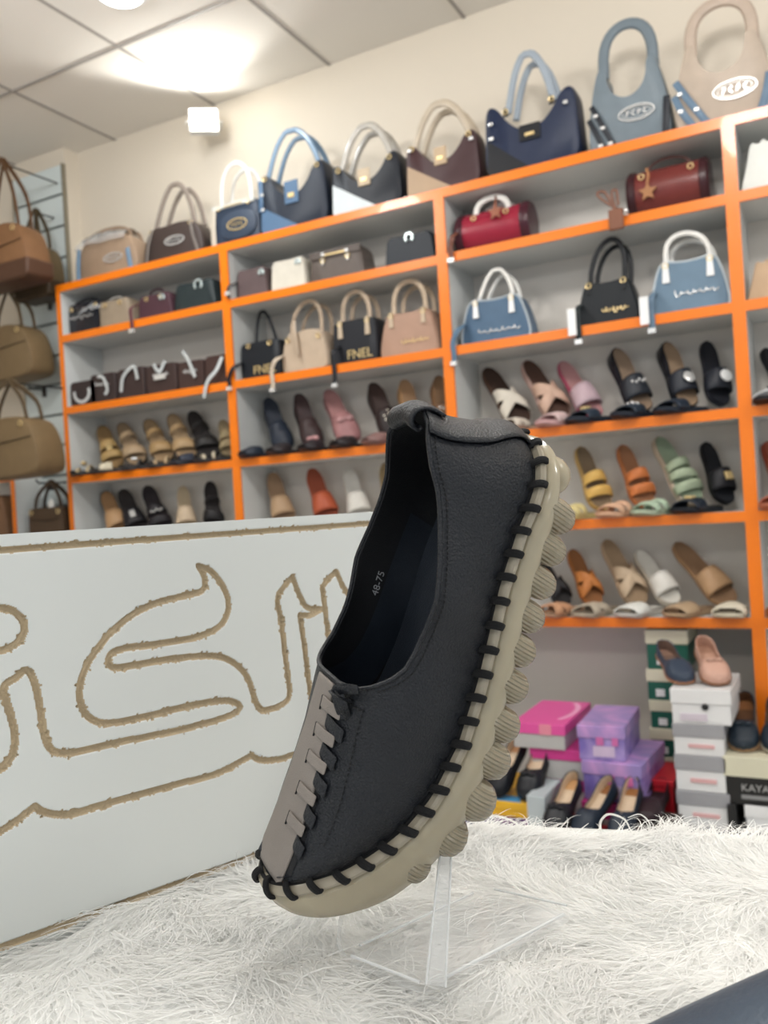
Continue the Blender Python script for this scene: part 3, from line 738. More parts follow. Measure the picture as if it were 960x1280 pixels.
# ------------------------------------------------------------------ handbags
def fitbay(r,skip=('dangling_strap','strap_end','hang_tag','white_tape')):
    # slide a thing sideways so that it clears the upright panels of its bay
    bpy.context.view_layer.update(); xs_=[]
    def rec(o):
        if o.name.split('.')[0] in skip: return
        if o.type=='MESH':
            Mw=o.matrix_world; xs_.extend((Mw@v.co).x for v in o.data.vertices)
        for c in o.children: rec(c)
    rec(r); a,b=min(xs_),max(xs_); c=(a+b)/2
    for k in range(len(PX)-1):
        if PX[k]<=c<PX[k+1]:
            lo,hi=PX[k]+.021,PX[k+1]-.021
            if a<lo: r.location.x+=lo-a
            elif b>hi: r.location.x-=b-hi

M_gold=mat('gold_metal',srgb(232,206,150),.28,.55,coat=.3); M_silv=mat('silver_metal',srgb(232,232,230),.25,.5,coat=.3)
M_tag=mat('white_card',srgb(235,236,236),.5); M_wrapw=mat('white_tissue',srgb(228,226,220),.35,0,.6,120,.06,40,coat=.3)
M_film=mat('clear_film',(.93,.95,.96),.12,0,.8,60,.02,30,trans=.75,ior=1.15)
def LM(rgb,rough=.42): return leather('leather_%d_%d_%d'%rgb,rgb,rough)
OUT={
 'trap':[(-.5,.0),(-.25,0),(0,0),(.25,0),(.5,0),(.475,.4),(.43,1),(.2,.97),(0,.96),(-.2,.97),(-.43,1),(-.475,.4)],
 'box':[(-.48,.0),(-.25,0),(.25,0),(.48,0),(.5,.25),(.49,.8),(.46,1),(.2,1),(-.2,1),(-.46,1),(-.49,.8),(-.5,.25)],
 'dome':[(-.5,.02),(-.42,-.02),(-.2,0),(.2,0),(.42,-.02),(.5,.02),(.5,.25),(.42,.75),(.34,1.02),(.1,.96),(-.1,.96),(-.34,1.02),(-.42,.75),(-.5,.25)],
 'hobo':[(-.42,0),(-.2,-.01),(.2,-.01),(.42,0),(.5,.12),(.49,.5),(.47,1.0),(.36,1.0),(.26,.76),(.11,.58),(-.11,.58),(-.26,.76),(-.36,1.0),(-.47,1.0),(-.49,.5),(-.5,.12)],
 'ring':[(-.44,0),(-.2,-.01),(.2,-.01),(.44,0),(.5,.1),(.47,.45),(.40,.80),(.33,1.0),(.26,.98),(.25,.78),(.16,.63),(0,.56),(-.16,.63),(-.25,.78),(-.26,.98),(-.33,1.0),(-.40,.80),(-.47,.45),(-.5,.1)],
 'slouch':[(-.45,0),(-.2,-.02),(.15,.0),(.44,.02),(.5,.15),(.47,.55),(.36,.92),(.12,1.0),(-.1,.95),(-.34,.98),(-.46,.6),(-.5,.15)],
 'bucket':[(-.5,.0),(-.2,-.03),(.2,-.03),(.5,.0),(.49,.12),(.36,.55),(.27,1.0),(.1,.9),(0,1.02),(-.1,.9),(-.27,1.0),(-.36,.55),(-.49,.12)],
}
def outline_body(m,P,w,h,d,mi=0):
    P=chaikin(P,2); cx=0; cz=.42
    def R(k,y): return [((x-cx)*w*k,y,max((z-cz)*h*k+cz*h,0)) for x,z in P]
    rings=[R(.93,-d*.5),R(.975,-d*.46),R(1,-d*.3),R(1.0,d*.3),R(.975,d*.46),R(.93,d*.5)]
    m.loft(rings,True,mi)
def oval(m,c,rx,rz,y,th=.0022):
    m.tube([(c[0]+rx*math.cos(a),y,c[1]+rz*math.sin(a)) for a in [2*math.pi*i/24 for i in range(24)]],th,n=6,closed=True)
def marks(m,c,rx,rz,y,n=4,seed=1):   # raised strokes of the metal badge
    r=random.Random(seed); ww=rx*1.3/n
    for i in range(n):
        x=c[0]-rx*.65+ww*(i+.5); 
        m.box((x-ww*.30,y-.003,c[1]-rz*.34),(x-ww*.12,y,c[1]+rz*.34)); m.box((x-ww*.3,y-.003,c[1]+rz*.2),(x+ww*.26,y,c[1]+rz*.34)); m.box((x-ww*.3,y-.003,c[1]-rz*(.34 if i%2 else .05)),(x+ww*.26,y,c[1]-rz*(.2 if i%2 else -.08)))
def script(m,c,wd,y,seed=1,am=.008,th=.0016):
    r=random.Random(seed); n=46; P=[]
    for i in range(n+1):
        t=i/n; a=t*math.pi*14; big=1.7 if r.random()<.12 or i in(2,24) else 1
        P.append((c[0]+(t-.5)*wd+.0035*math.cos(a),y,c[1]+am*math.sin(a)*big*(.6+.4*math.sin(t*20+seed))))
    m.tube(P,th,n=5)
def bag(label,x0,x1,yt,sz,kind,rgb,cat='handbag',group=None,Y=2.655,d=.09,yb=None,yaw=0,**k):
    z=SZ[sz] if isinstance(sz,int) else sz
    # picture height of the base is where the shelf top sits at this depth
    xm=(x0+x1)/2; ybb=yb
    if ybb is None:
        lo,hi=0,1280
        for _ in range(30):
            md=(lo+hi)/2
            if atY(xm,md,Y).z>z: lo=md
            else: hi=md
        ybb=(lo+hi)/2
    X0=atY(x0,ybb,Y).x; X1=atY(x1,ybb,Y).x; w=(X1-X0); h=atY(xm,yt,Y).z-z
    gap=9 if (sz==0 or not isinstance(sz,int)) else SZ[sz-1]-.03-z-.008
    h=min(h,gap)
    r=empty(k.get('nm','handbag'),((X0+X1)/2,Y+d/2,z+.0005),label,cat,group); r.rotation_euler.z=yaw
    M=LM(rgb,k.get('rough',.42)); m=MB()
    if kind=='duffel':
        n=20; rings=[]
        for t in (-.5,-.46,-.3,0,.3,.46,.5):
            s_=.90 if abs(t)==.5 else 1; bow=1-.0*abs(t)
            rings.append([(t*w,d*.62*s_*math.cos(2*math.pi*j/n)*(.9),max(h*.5+h*.5*s_*math.sin(2*math.pi*j/n)*(1 if math.sin(2*math.pi*j/n)>-.7 else .98),0)) for j in range(n)])
        m.loft(rings); b=m.build('body',M,r)
    else:
        outline_body(m,OUT[kind],w,h,d); b=m.build('body',M,r)
    yf=-d*.5-.0012
    H=k.get('handle')
    if H:
        # (colour, top px, half-span fraction, thickness, attach height fraction, power)
        hc,hy,hs,ht,ha,hp=H; hh=min(atY(xm,hy,Y).z-z,gap-ht if gap<5 else 9)
        hm=hc if isinstance(hc,bpy.types.Material) else LM(hc)
        sk=k.get('hskew',0)
        for j,yy in enumerate([-d*.28,d*.28] if k.get('two',True) else [0]):
            P=arc(-hs*w,ha*h,hs*w,ha*h,hh-ha*h-(.008 if j else 0),yy,16,hp)
            if hp>1.1:
                q_=hh-ha*h-(.008 if j else 0); P=cr3([(u*hs*w,yy,ha*h+v*q_) for u,v in ((-1,0),(-.82,.36),(-.58,.72),(-.26,.98),(0,1.0),(.22,.97),(.56,.74),(.84,.36),(1,0))],2)
            P=[(x+sk*w*math.sin(math.pi*i/16)+(.006 if j else 0),y,z_) for i,(x,y,z_) in enumerate(P)]
            MB().tube(P,ht,ht*.6,8,bn=(0,1,0)).build('handle',hm,r)
        if k.get('tabs'):
            tc,tw,tl=k['tabs']; a=MB()
            for s_ in (-1,1):
                m2=MB(); x=s_*hs*w; m2.loft([[(x-tw*.7,yf-.001,ha*h-tl),(x+tw*.7,yf-.001,ha*h-tl),(x+tw*.7,yf-.004,ha*h-tl),(x-tw*.7,yf-.004,ha*h-tl)],[(x-tw*.45,yf+d*.1,ha*h+.006),(x+tw*.45,yf+d*.1,ha*h+.006),(x+tw*.45,yf-.004,ha*h+.008),(x-tw*.45,yf-.004,ha*h+.008)]])
                m2.build('handle_tab',tc if isinstance(tc,bpy.types.Material) else LM(tc),r,False)
        if k.get('rings',True):
            for s_ in (-1,1): MB().tube([(s_*hs*w+.008*math.cos(t),yf-.003,ha*h-.004+.008*math.sin(t)) for t in [2*math.pi*i/12 for i in range(12)]],.002,n=5,closed=True).build('ring',M_gold if k.get('gold',1) else M_silv,r)
    if k.get('flap'):
        fc,fw,f0,f1=k['flap']; a=MB(); a.box((-fw*w/2,yf-.004,f0*h),(fw*w/2,yf,f1*h)); o=a.build('flap',LM(fc),r,False); bevmod(o,.002)
        MB().box((-fw*w*.22,yf-.007,f0*h+(f1-f0)*h*.25),(fw*w*.22,yf-.004,f0*h+(f1-f0)*h*.45)).build('clasp',M_gold,r,False)
    if k.get('corner'):
        cc,cw,chh=k['corner']; a=MB(); e=.03
        P=[(-.49,.10),(-.46,.02),(-.42,.005),(-.42+cw,.005),(-.47,chh)]
        a.loft([[(x*w*.965,yf+.002,z_*h+.002) for x,z_ in P],[(x*w*.955,yf-.0018,z_*h+.003) for x,z_ in P]]); a.build('corner_patch',LM(cc),r,False)
    if k.get('oval'):
        oc,ox,oz,orx,orz=k['oval']; a=MB(); oval(a,(ox*w,oz*h),orx,orz,yf-.003); oval(a,(ox*w,oz*h),orx*.8,orz*.72,yf-.003,.001); marks(a,(ox*w,oz*h),orx,orz,yf-.002,4)
        a.build('badge',oc,r)
    if k.get('pocket'):
        pc,px_,pz,pw,ph=k['pocket']; a=MB(); P=chaikin([(-1,-1),(1,-1),(1,1),(-1,1)],3)
        a.loft([[(px_*w+x*pw*w/2,yf+.002,pz*h+z_*ph*h/2) for x,z_ in P],[(px_*w+x*pw*w/2,yf-.006,pz*h+z_*ph*h/2) for x,z_ in P],[(px_*w+x*pw*w/2*.9,yf-.009,pz*h+z_*ph*h/2*.9) for x,z_ in P]])
        a.build('front_pocket',LM(pc),r)
        yf-=.009
        if k.get('oval2'):
            oc,orx,orz=k['oval2']; a=MB(); oval(a,(px_*w,pz*h),orx,orz,yf-.002,.003); marks(a,(px_*w,pz*h),orx,orz,yf-.001,4); a.build('badge',oc,r)
    for st_ in k.get('straps',[]):
        sc_,pts,wd_=st_; MB().tube(cr3([(x*w,y,z_*h) for x,y,z_ in pts],5),wd_,.0018,8,bn=(0,1,0)).build('strap',sc_ if isinstance(sc_,bpy.types.Material) else LM(sc_),r)
    if k.get('buckles'):
        for x,z_ in k['buckles']: bevmod(MB().box((x*w-.007,yf-.010,z_*h-.005),(x*w+.007,yf-.004,z_*h+.005)).build('buckle',M_silv,r,False),.0015)
    if k.get('trim'):
        P=chaikin(OUT[kind],2); MB().tube([(x*w*.985,yf+.006,max((z_-.42)*h*.985+.42*h,.003)) for x,z_ in P],.0042,n=6,closed=True).build('piping',LM(k['trim']),r)
    if k.get('letters'):
        s_,size,lx,lz,mm=k['letters']; text('lettering',s_,size,mm,r,(lx*w,yf-.002,lz*h),ext=.0012)
    if k.get('script'):
        mm,lx,lz,lw,sd=k['script']; a=MB(); script(a,(lx*w,lz*h),lw*w,yf-.002,sd); a.build('lettering',mm,r)
    if k.get('cmark'):
        cx,cz,cr_=k['cmark']; MB().tube([(cx*w+cr_*math.cos(a),yf-.003,cz*h+cr_*math.sin(a)) for a in [math.radians(-50+280*i/14) for i in range(15)]],.0055,.003,8,bn=(0,1,0)).build('buckle',mat('pale_metal',srgb(200,214,214),.25,.6),r)
    if k.get('hang'):
        hx,l,hcol,tg=k['hang']; X=hx*w; yy=-(Y+d/2-DF)-.012
        xb=max(min(hx,.45),-.45)*w
        a=MB(); a.tube(cr3([(xb,yf,.07),(xb,(yf+yy)/2,.06),(xb+(X-xb)*.3,yy,.045),(X,yy,.01),(X+.002,yy,-l*.5),(X,yy,-l)],4),.009,.003,8,bn=(0,1,0)); s=a.build('dangling_strap',LM(hcol),r)
        MB().box((X-.011,yy-.006,-l-.006),(X+.011,yy+.006,-l+.008)).build('strap_end',M_silv,s,False)
        if tg:
            bevmod(MB().box((X-.016+tg,yy-.012,-.030),(X+.010+tg,yy-.008,.052)).build('hang_tag',M_tag,r,False),.001)
    if k.get('charm'):
        cx,cz,cc=k['charm']; a=MB(); n=10
        P=[(cx*w+(.028 if i%2==0 else .013)*math.sin(2*math.pi*i/n),(.028 if i%2==0 else .013)*math.cos(2*math.pi*i/n)+cz*h) for i in range(n)]
        a.loft([[(x,yf-.016,z_) for x,z_ in P],[(x,yf-.010,z_) for x,z_ in P]]); a.build('star_charm',LM(cc),r,False)
        MB().tube([(cx*w,yf-.013,cz*h+.026),(cx*w+.004,yf-.012,cz*h+.05),(cx*w-.002,yf-.006,h*.92)],.004,.002,6).build('charm_cord',LM(cc),r)
    if k.get('ends'):
        ec=k['ends']
        for s_ in (-1,1):
            a=MB(); n=20; a.loft([[(s_*w*t,d*.62*q_*math.cos(2*math.pi*j/n)*.93,max(h*.5+h*.515*q_*math.sin(2*math.pi*j/n),0.0)) for j in range(n)] for t,q_ in ((.39,1.0),(.40,1.03),(.47,1.03),(.505,.93),(.508,.8))]); a.build('end_panel',LM(ec,.2),r)
    if k.get('film'):
        f0,f1,fh=k['film']; a=MB(); rr=random.Random(len(label)); rows=[]
        for i in range(9):
            t=i/8; rows.append([((f0+(f1-f0)*t)*w,-d*.6*math.cos(u)*(1+.1*rr.random())-.004,h*(fh-.28+.28*math.sin(u)+.12*rr.random()+.1*math.sin(t*3.1))) for u in [math.pi*j/8 for j in range(9)]])
        a.grid(rows); a.build('plastic_wrap',M_film,r)
    if sz!=0 and isinstance(sz,int): fitbay(r)
    return r
G1='handbags standing on top of the shelving'
BLU=(84,112,142); BEI=(196,176,148)
bag('beige shoulder bag wrapped in clear plastic, leftmost on the shelving top',95,174,293,0,'slouch',(158,134,112),group=G1,d=.10,Y=2.66,
    handle=((150,128,108),284,.36,.008,.7,.5),oval=(M_silv,.12,.42,.052,.018),straps=[((120,146,170),[(-.44,-.056,0.03),(-.43,-.058,.4),(-.41,-.055,.8)],.012),((120,146,170),[(.40,-.056,.05),(.38,-.058,.35),(.36,-.055,.55)],.012)],film=(-.45,.35,.98),rings=False)
bag('dark brown hobo bag with silver oval badge beside the plastic-wrapped beige bag',178,256,277,0,'slouch',(72,60,56),group=G1,d=.10,
    handle=((140,128,118),228,.32,.011,.88,1.2),oval=(M_silv,.05,.5,.050,.017),straps=[((120,112,106),[(-.42,-.055,.05),(-.36,-.06,.5),(-.30,-.055,.9)],.007),((120,112,106),[(.42,-.055,.05),(.36,-.06,.5),(.32,-.055,.9)],.007)],hskew=.06)
bag('navy top-handle bag with cream side bands, gold oval badge and white wrapped handles',264,327,252,0,'box',(54,66,84),group=G1,d=.10,
    handle=(M_wrapw,200,.30,.0085,.95,.62),pocket=((62,74,92),.08,.44,.72,.66),oval2=(M_gold,.045,.020),straps=[((196,186,170),[(-.43,-.053,.02),(-.42,-.056,.5),(-.40,-.053,.97)],.012)],flap=((205,205,200),.85,.90,1.0))
bag('navy hobo bag with mid blue flap, blue corner patch and thin peaked handles',325,412,207,0,'hobo',(38,46,60),group=G1,d=.10,
    handle=(mat('blue_wrap',srgb(110,136,160),.3,0,.6,120,.15,40,coat=.3),158,.38,.011,.93,1.15),flap=(BLU,.2,.42,.78),corner=(BLU,.55,.46),straps=[((84,112,142),[(-.45,-.052,.9),(-.44,-.058,.6),(-.46,-.052,.4)],.01)],buckles=[(-.42,.66),(-.42,.42)])
bag('black hobo bag with a white corner patch and beige flap, handle in crumpled tissue',414,504,196,0,'hobo',(34,38,46),group=G1,d=.10,
    handle=(mat('grey_tissue',srgb(168,162,152),.3,0,.8,90,.2,40,coat=.3),153,.36,.013,.9,1.2),flap=(BEI,.17,.48,.80),corner=((205,212,214),.62,.62),hskew=.03)
bag('dark burgundy hobo bag with beige flap, beige corner patch and beige wrapped handle',507,602,170,0,'hobo',(76,52,54),group=G1,d=.10,
    handle=(mat('beige_wrap',srgb(184,170,150),.32,0,.6,110,.18,40,coat=.25),124,.38,.013,.93,1.2),flap=((190,166,136),.17,.50,.82),corner=((176,150,122),.60,.60),buckles=[(-.40,.88),(.42,.8)])
bag('black and navy slouch bag with gold clasp and two grey wrapped handles',606,728,118,0,'hobo',(38,48,74),group=G1,d=.11,Y=2.65,
    handle=(mat('grey_wrap',srgb(150,160,170),.35,0,.5,90,.1,40),60,.24,.012,.88,1.5),flap=((26,28,34),.22,.40,.62),corner=((26,28,34),.42,.52),gold=1,buckles=[(-.40,.74),(-.40,.54),(.38,.76)],
    tabs=((28,30,36),.012,.02))
bag('slate blue hobo bag with big ring handle, silver oval badge and black belt straps',735,842,72,0,'ring',(116,128,136),group=G1,d=.10,Y=2.65,
    handle=((112,124,132),17,.30,.017,.92,.55),two=False,rings=False,oval=(M_silv,.10,.35,.052,.022),straps=[((36,40,48),[(-.43,-.053,.55),(-.30,-.058,.28),(-.18,-.053,.02)],.008),((36,40,48),[(-.47,-.053,.40),(-.38,-.058,.20),(-.30,-.053,.02)],.008),((36,40,48),[(.46,-.053,.45),(.44,-.058,.2),(.42,-.053,.02)],.010)],
    buckles=[(-.38,.42),(-.30,.26),(-.22,.06),(-.34,.06)])
bag('large beige hobo bag with silver badge and blue belt straps, rightmost on top',842,972,40,0,'ring',(186,170,154),group=G1,d=.10,Y=2.65,
    handle=((186,168,152),-12,.31,.018,.92,.55),two=False,rings=False,oval=(M_silv,.12,.33,.058,.026),straps=[((98,122,144),[(-.46,-.053,.58),(-.32,-.058,.30),(-.16,-.053,.02)],.010),((98,122,144),[(-.48,-.053,.42),(-.40,-.058,.20),(-.30,-.053,.02)],.010),((98,122,144),[(.46,-.053,.42),(.42,-.058,.2),(.36,-.053,.02)],.012)],
    buckles=[(-.42,.42),(-.26,.20),(-.42,.22)])
G2='small bags on the second board'
bag('small glossy black bag with silvery trim, leftmost on the second board',80,122,378,1,'box',(34,36,44),group=G2,rough=.25,handle=((30,32,38),374,.36,.006,.85,.5),script=(M_silv,-.1,.55,.7,3),film=(-.1,.5,.8))
bag('small plain beige bag next to the glossy black one on the second board',122,164,373,1,'trap',(158,142,122),group=G2,handle=(M_silv,370,.22,.003,.85,.5))
bag('small burgundy bag with a tassel charm hanging over the board edge',172,216,366,1,'trap',(86,58,66),group=G2,handle=((70,50,56),360,.2,.005,.85,.5),hang=(-.45,.045,(104,54,62),0),cmark=(.25,.75,.010))
bag('dark green-black bag with a pale C-shaped buckle',217,271,350,1,'trap',(48,58,60),group=G2,cmark=(.12,.82,.018))
bag('small mauve-brown bag beside the second orange upright',293,333,334,1,'trap',(104,88,88),group=G2,hang=(-.5,-.02,(70,64,62),0),cmark=(.35,.75,.009))
bag('small cream bag standing next to the mauve-brown bag',338,384,322,1,'trap',(212,206,192),group=G2,cmark=(.3,.8,.008))
bag('taupe bag with silver buckles and an orange-red tag between cream and black bags',386,457,308,1,'trap',(104,94,88),group=G2,d=.10,handle=((94,84,78),312,.22,.005,.7,.5),flap=((96,86,80),.9,.72,.95),buckles=[(-.2,.82),(.22,.8)],tabs=(M_silv,.005,.02))
bag('black bag with silver ring buckle, rightmost of the second board left of the blue bags',480,546,291,1,'trap',(36,42,50),group=G2,d=.10,cmark=(.02,.85,.014))
bag('red crocodile-print mini bag with tan star and pale wrapped handle',569,662,256,1,'duffel',(150,38,58),group=G2,d=.11,Y=2.65,rough=.25,ends=(74,36,46),handle=(M_wrapw,236,.22,.010,.8,.6),charm=(.10,.78,(150,90,66)),hang=(-.5,.03,(110,66,52),0))
bag('dark brown crocodile-print barrel bag with a tan star charm and thin round handle',784,888,200,1,'duffel',(112,52,48),group=G2,d=.12,Y=2.65,rough=.22,ends=(66,36,40),handle=((120,86,80),168,.30,.0045,.8,.75),charm=(-.22,.42,(160,110,70)),two=False)
# brown strap loop dangling over the board beside the barrel bag
r=empty('shoulder_strap',atY(770,262,2.606),'brown leather shoulder strap looped over the board edge beside the barrel bag','strap')
m=MB(); m.tube(cr3([(.02,.03,.0),(-.01,.0,.012),(-.045,-.004,.045),(-.05,-.003,.06),(-.03,-.003,.058),(-.012,-.002,.02),(.0,-.006,-.005),(-.01,-.002,.05),(.005,-.002,.055),(.008,-.004,.01)],5),.0045,.0025,7); m.build('strap_loop',LM((120,82,66)),r)
m=MB(); m.loft([[(x*.022,y*.006-.006,z_) for x,y in ((-1,-1),(1,-1),(1,1),(-1,1))] for z_ in (-.062,0)]); bevmod(m.build('strap_end',LM((128,84,64)),r),.004); MB().ball((.03,-.008,-.012),.007).build('stud',M_silv,r)
bag('white drawstring bucket bag at the right picture edge',920,985,172,1,'bucket',(226,228,222),group=G2,d=.12,Y=2.65)
G3='handbags on the third board'
db=(62,52,52)
for i,(x0,x1,yt,l) in enumerate([(78,112,477,'dark brown bag with a white circular strap, leftmost in the tight brown row'),(112,146,466,'dark brown bag with a looped white tape, second in the tight brown row'),(146,182,459,'dark brown bag behind a white wrapped handle, third in the tight brown row'),
        (182,222,454,'dark brown bag with a bright silver clasp, fourth in the tight brown row'),(222,256,450,'dark brown bag with a diagonal white tape, fifth in the tight brown row'),(256,286,443,'dark brown bag next to the orange upright, rightmost of the tight brown row')]):
    r=bag(l,x0+1,x1,yt,2,'box',(db[0]+3*i,db[1]+i,db[2]),group=G3,d=.11,Y=2.64,script=(M_silv,0,.62,.5,i) if i in(1,3,4) else None)
    w_=.055
    P={0:[(w_*.8*math.cos(a)*1.0,-.062,.055+.040*math.sin(a)) for a in [math.radians(170+210*k/8) for k in range(9)]],1:[(-.02,-.06,.11),(.015,-.064,.10),(.035,-.064,.05),(.02,-.064,.03)],2:[(-.05,-.06,.03),(-.03,-.064,.09),(.03,-.064,.125),(.045,-.062,.07)],3:[(-.03,-.06,.12),(0,-.064,.085),(.03,-.06,.125)],4:[(-.03,-.06,.15),(.0,-.064,.11),(.03,-.066,.04)],5:[(.04,-.066,.10),(.02,-.080,.05),(-.02,-.088,.01),(-.04,-.090,-.05)]}[i]
    MB().tube(cr3(P,4),.008,.002,7,bn=(0,1,0)).build('white_tape',mat('grey_white_tape',srgb(190,194,194),.4),r)
    if i==3: MB().box((-.03,-.064,.055),(.03,-.06,.075)).build('clasp',M_silv,r,False)
# hanging strap end of this row
bag('black shopper bag with gold letters and a thin limp black handle',297,348,426,2,'box',(30,34,40),group=G3,d=.10,letters=('FNEL',.046,.10,.22,M_gold),
    handle=((30,34,40),384,.26,.007,.92,1.3),two=False,hang=(-.62,.03,(26,28,34),0),hskew=-.06)
bag('slouchy beige bag with beige handles, between two black bags',352,412,410,2,'slouch',(190,170,148),group=G3,d=.11,handle=((186,166,144),374,.32,.008,.8,.7),hang=(-.56,.06,(196,180,160),0),straps=[((182,162,140),[(-.2,-.05,1.2),(-.14,-.07,.9),(-.1,-.07,.4)],.010)],hskew=.08)
bag('black bag with gold letters and beige wrapped handles, beside the tan dome bag',417,474,398,2,'box',(34,36,42),group=G3,d=.10,letters=('FNEL',.046,.10,.2,M_gold),handle=((190,170,148),362,.30,.009,.95,.65),tabs=((196,178,154),.014,.055),hang=(-.35,.075,(30,32,38),0))
bag('tan dome-shaped handbag with beige handles and a small gold stud, left of the third upright',475,550,387,2,'dome',(176,142,122),group=G3,d=.11,handle=((200,180,156),348,.27,.009,.95,.6),tabs=((196,176,152),.013,.045),script=(M_gold,.1,.32,.45,5))
bag('mid blue dome handbag with white piping and white handles above the white cut-out slide',577,664,371,2,'dome',(78,104,130),group=G3,d=.10,Y=2.65,trim=(176,186,192),handle=(M_wrapw,335,.26,.007,.95,1.2),tabs=(M_tag,.014,.052),script=(M_silv,.05,.26,.6,2),hang=(-.56,.06,(92,118,142),0),hskew=.05)
bag('black dome handbag with crossed black handles, white hang tag and gold script',722,800,349,2,'dome',(34,38,42),group=G3,d=.10,Y=2.65,handle=((30,32,36),296,.28,.008,.95,.75),script=(M_gold,.12,.32,.42,4),hang=(-.44,.05,(40,48,50),-.012),tabs=((36,38,42),.007,.03),hskew=.10)
bag('pale blue dome handbag with white piping and knotted white handles, beside the rightmost upright',814,914,322,2,'dome',(108,132,152),group=G3,d=.11,Y=2.65,trim=(190,200,206),handle=(M_wrapw,287,.28,.008,.95,.6),tabs=(M_tag,.015,.055),script=(M_silv,.08,.36,.55,6),hang=(-.47,.05,(100,122,142),-.014),hskew=-.05)
bag('tan bucket bag with gathered neck at the right picture edge, below the white bucket bag',932,988,322,2,'bucket',(196,166,134),group=G3,d=.11,Y=2.65)
bag('reddish-brown bag on the low shelving at the far left edge',-22,12,618,1.045,'slouch',(132,98,72),group=None,d=.10,Y=2.66)
# hanging bags on the slatwall
GH='brown shoulder bags hanging on the slatwall'
def hangbag(label,x0,x1,yt,yb,ytop,Y,rgb,kind='slouch',d=.12,hs=.26,bot=None,yaw=0):
    X0=atY(x0,yb,Y).x;X1=atY(x1,yb,Y).x;w=X1-X0; zb=atY((x0+x1)/2,yb,Y).z; h=atY((x0+x1)/2,yt,Y).z-zb; ht=atY((x0+x1)/2,ytop,Y).z-zb
    r=empty('shoulder_bag',((X0+X1)/2,Y+d/2,zb),label,'handbag',GH); r.rotation_euler.z=yaw
    m=MB(); outline_body(m,OUT[kind],w,h,d); m.build('body',LM(rgb,.5),r)
    if bot: 
        m=MB(); P=[(-.5,.02),(-.44,-.03),(.44,-.03),(.5,.02),(.505,.3),(-.505,.3)]; m.loft([[(x*w,-d*.53,z_*h) for x,z_ in P],[(x*w,d*.53,z_*h) for x,z_ in P]]); bevmod(m.build('base_panel',LM(bot,.45),r),.01)
    for yy in (-d*.25,d*.25):
        P=[(-hs*w,yy,h*.85),(-hs*w*.8,yy,h*.85+(ht-h*.85)*.5),(-.01,yy*.3,ht-.012),(.01,yy*.3,ht-.012),(hs*w*.8,yy,h*.85+(ht-h*.85)*.5),(hs*w,yy,h*.85)]
        MB().tube(cr3(P,4),.010,.004,8,bn=(0,1,0)).build('handle',LM(tuple(int(c*.8) for c in rgb),.5),r)
    for s_ in (-1,1): MB().tube([(s_*hs*w+.010*math.cos(t),-d*.5-.002,h*.84+.010*math.sin(t)) for t in [2*math.pi*i/12 for i in range(12)]],.002,n=5,closed=True).build('ring',M_gold,r)
    m=MB(); m.tube([(-.42*w,-d*.5-.001,h*.62),(0,-d*.52-.001,h*.56),(.42*w,-d*.5-.001,h*.62)],.0025,n=5); m.build('zip_seam',LM(tuple(int(c*.7) for c in rgb),.5),r)
    MB().tube([(0,0.02+d*0,ht-.012),(0,2.77-Y-d/2,ht-.008)],.004,n=6).build('hook_arm',M_hook,r)
    return r
hangbag('brown two-tone shoulder bag at the left picture edge, topmost of the hanging bags',-42,36,278,352,190,2.42,(128,92,62),hs=.30,bot=(92,64,48),d=.13)
hangbag('olive brown tote bag hanging by two long handles beside the topmost brown bag',18,62,305,372,256,2.62,(104,88,62),hs=.22,bot=(76,60,42),d=.10)
hangbag('olive tan shoulder bag hanging in the middle of the left edge',-40,42,405,476,352,2.55,(118,98,70),hs=.30,d=.13)
hangbag('large khaki shoulder bag hanging lowest at the left edge',-46,50,520,598,470,2.28,(116,96,68),hs=.30,d=.14)
r=hangbag('small dark brown tote with a white tissue handle wrap hanging just above the sign board',36,80,634,672,600,2.64,(92,72,54),'box',hs=.38,d=.09)
MB().ball((.028,-.03,.135),.022,sc=(.8,.6,1.5)).build('tissue_wrap',M_wrapw,r)

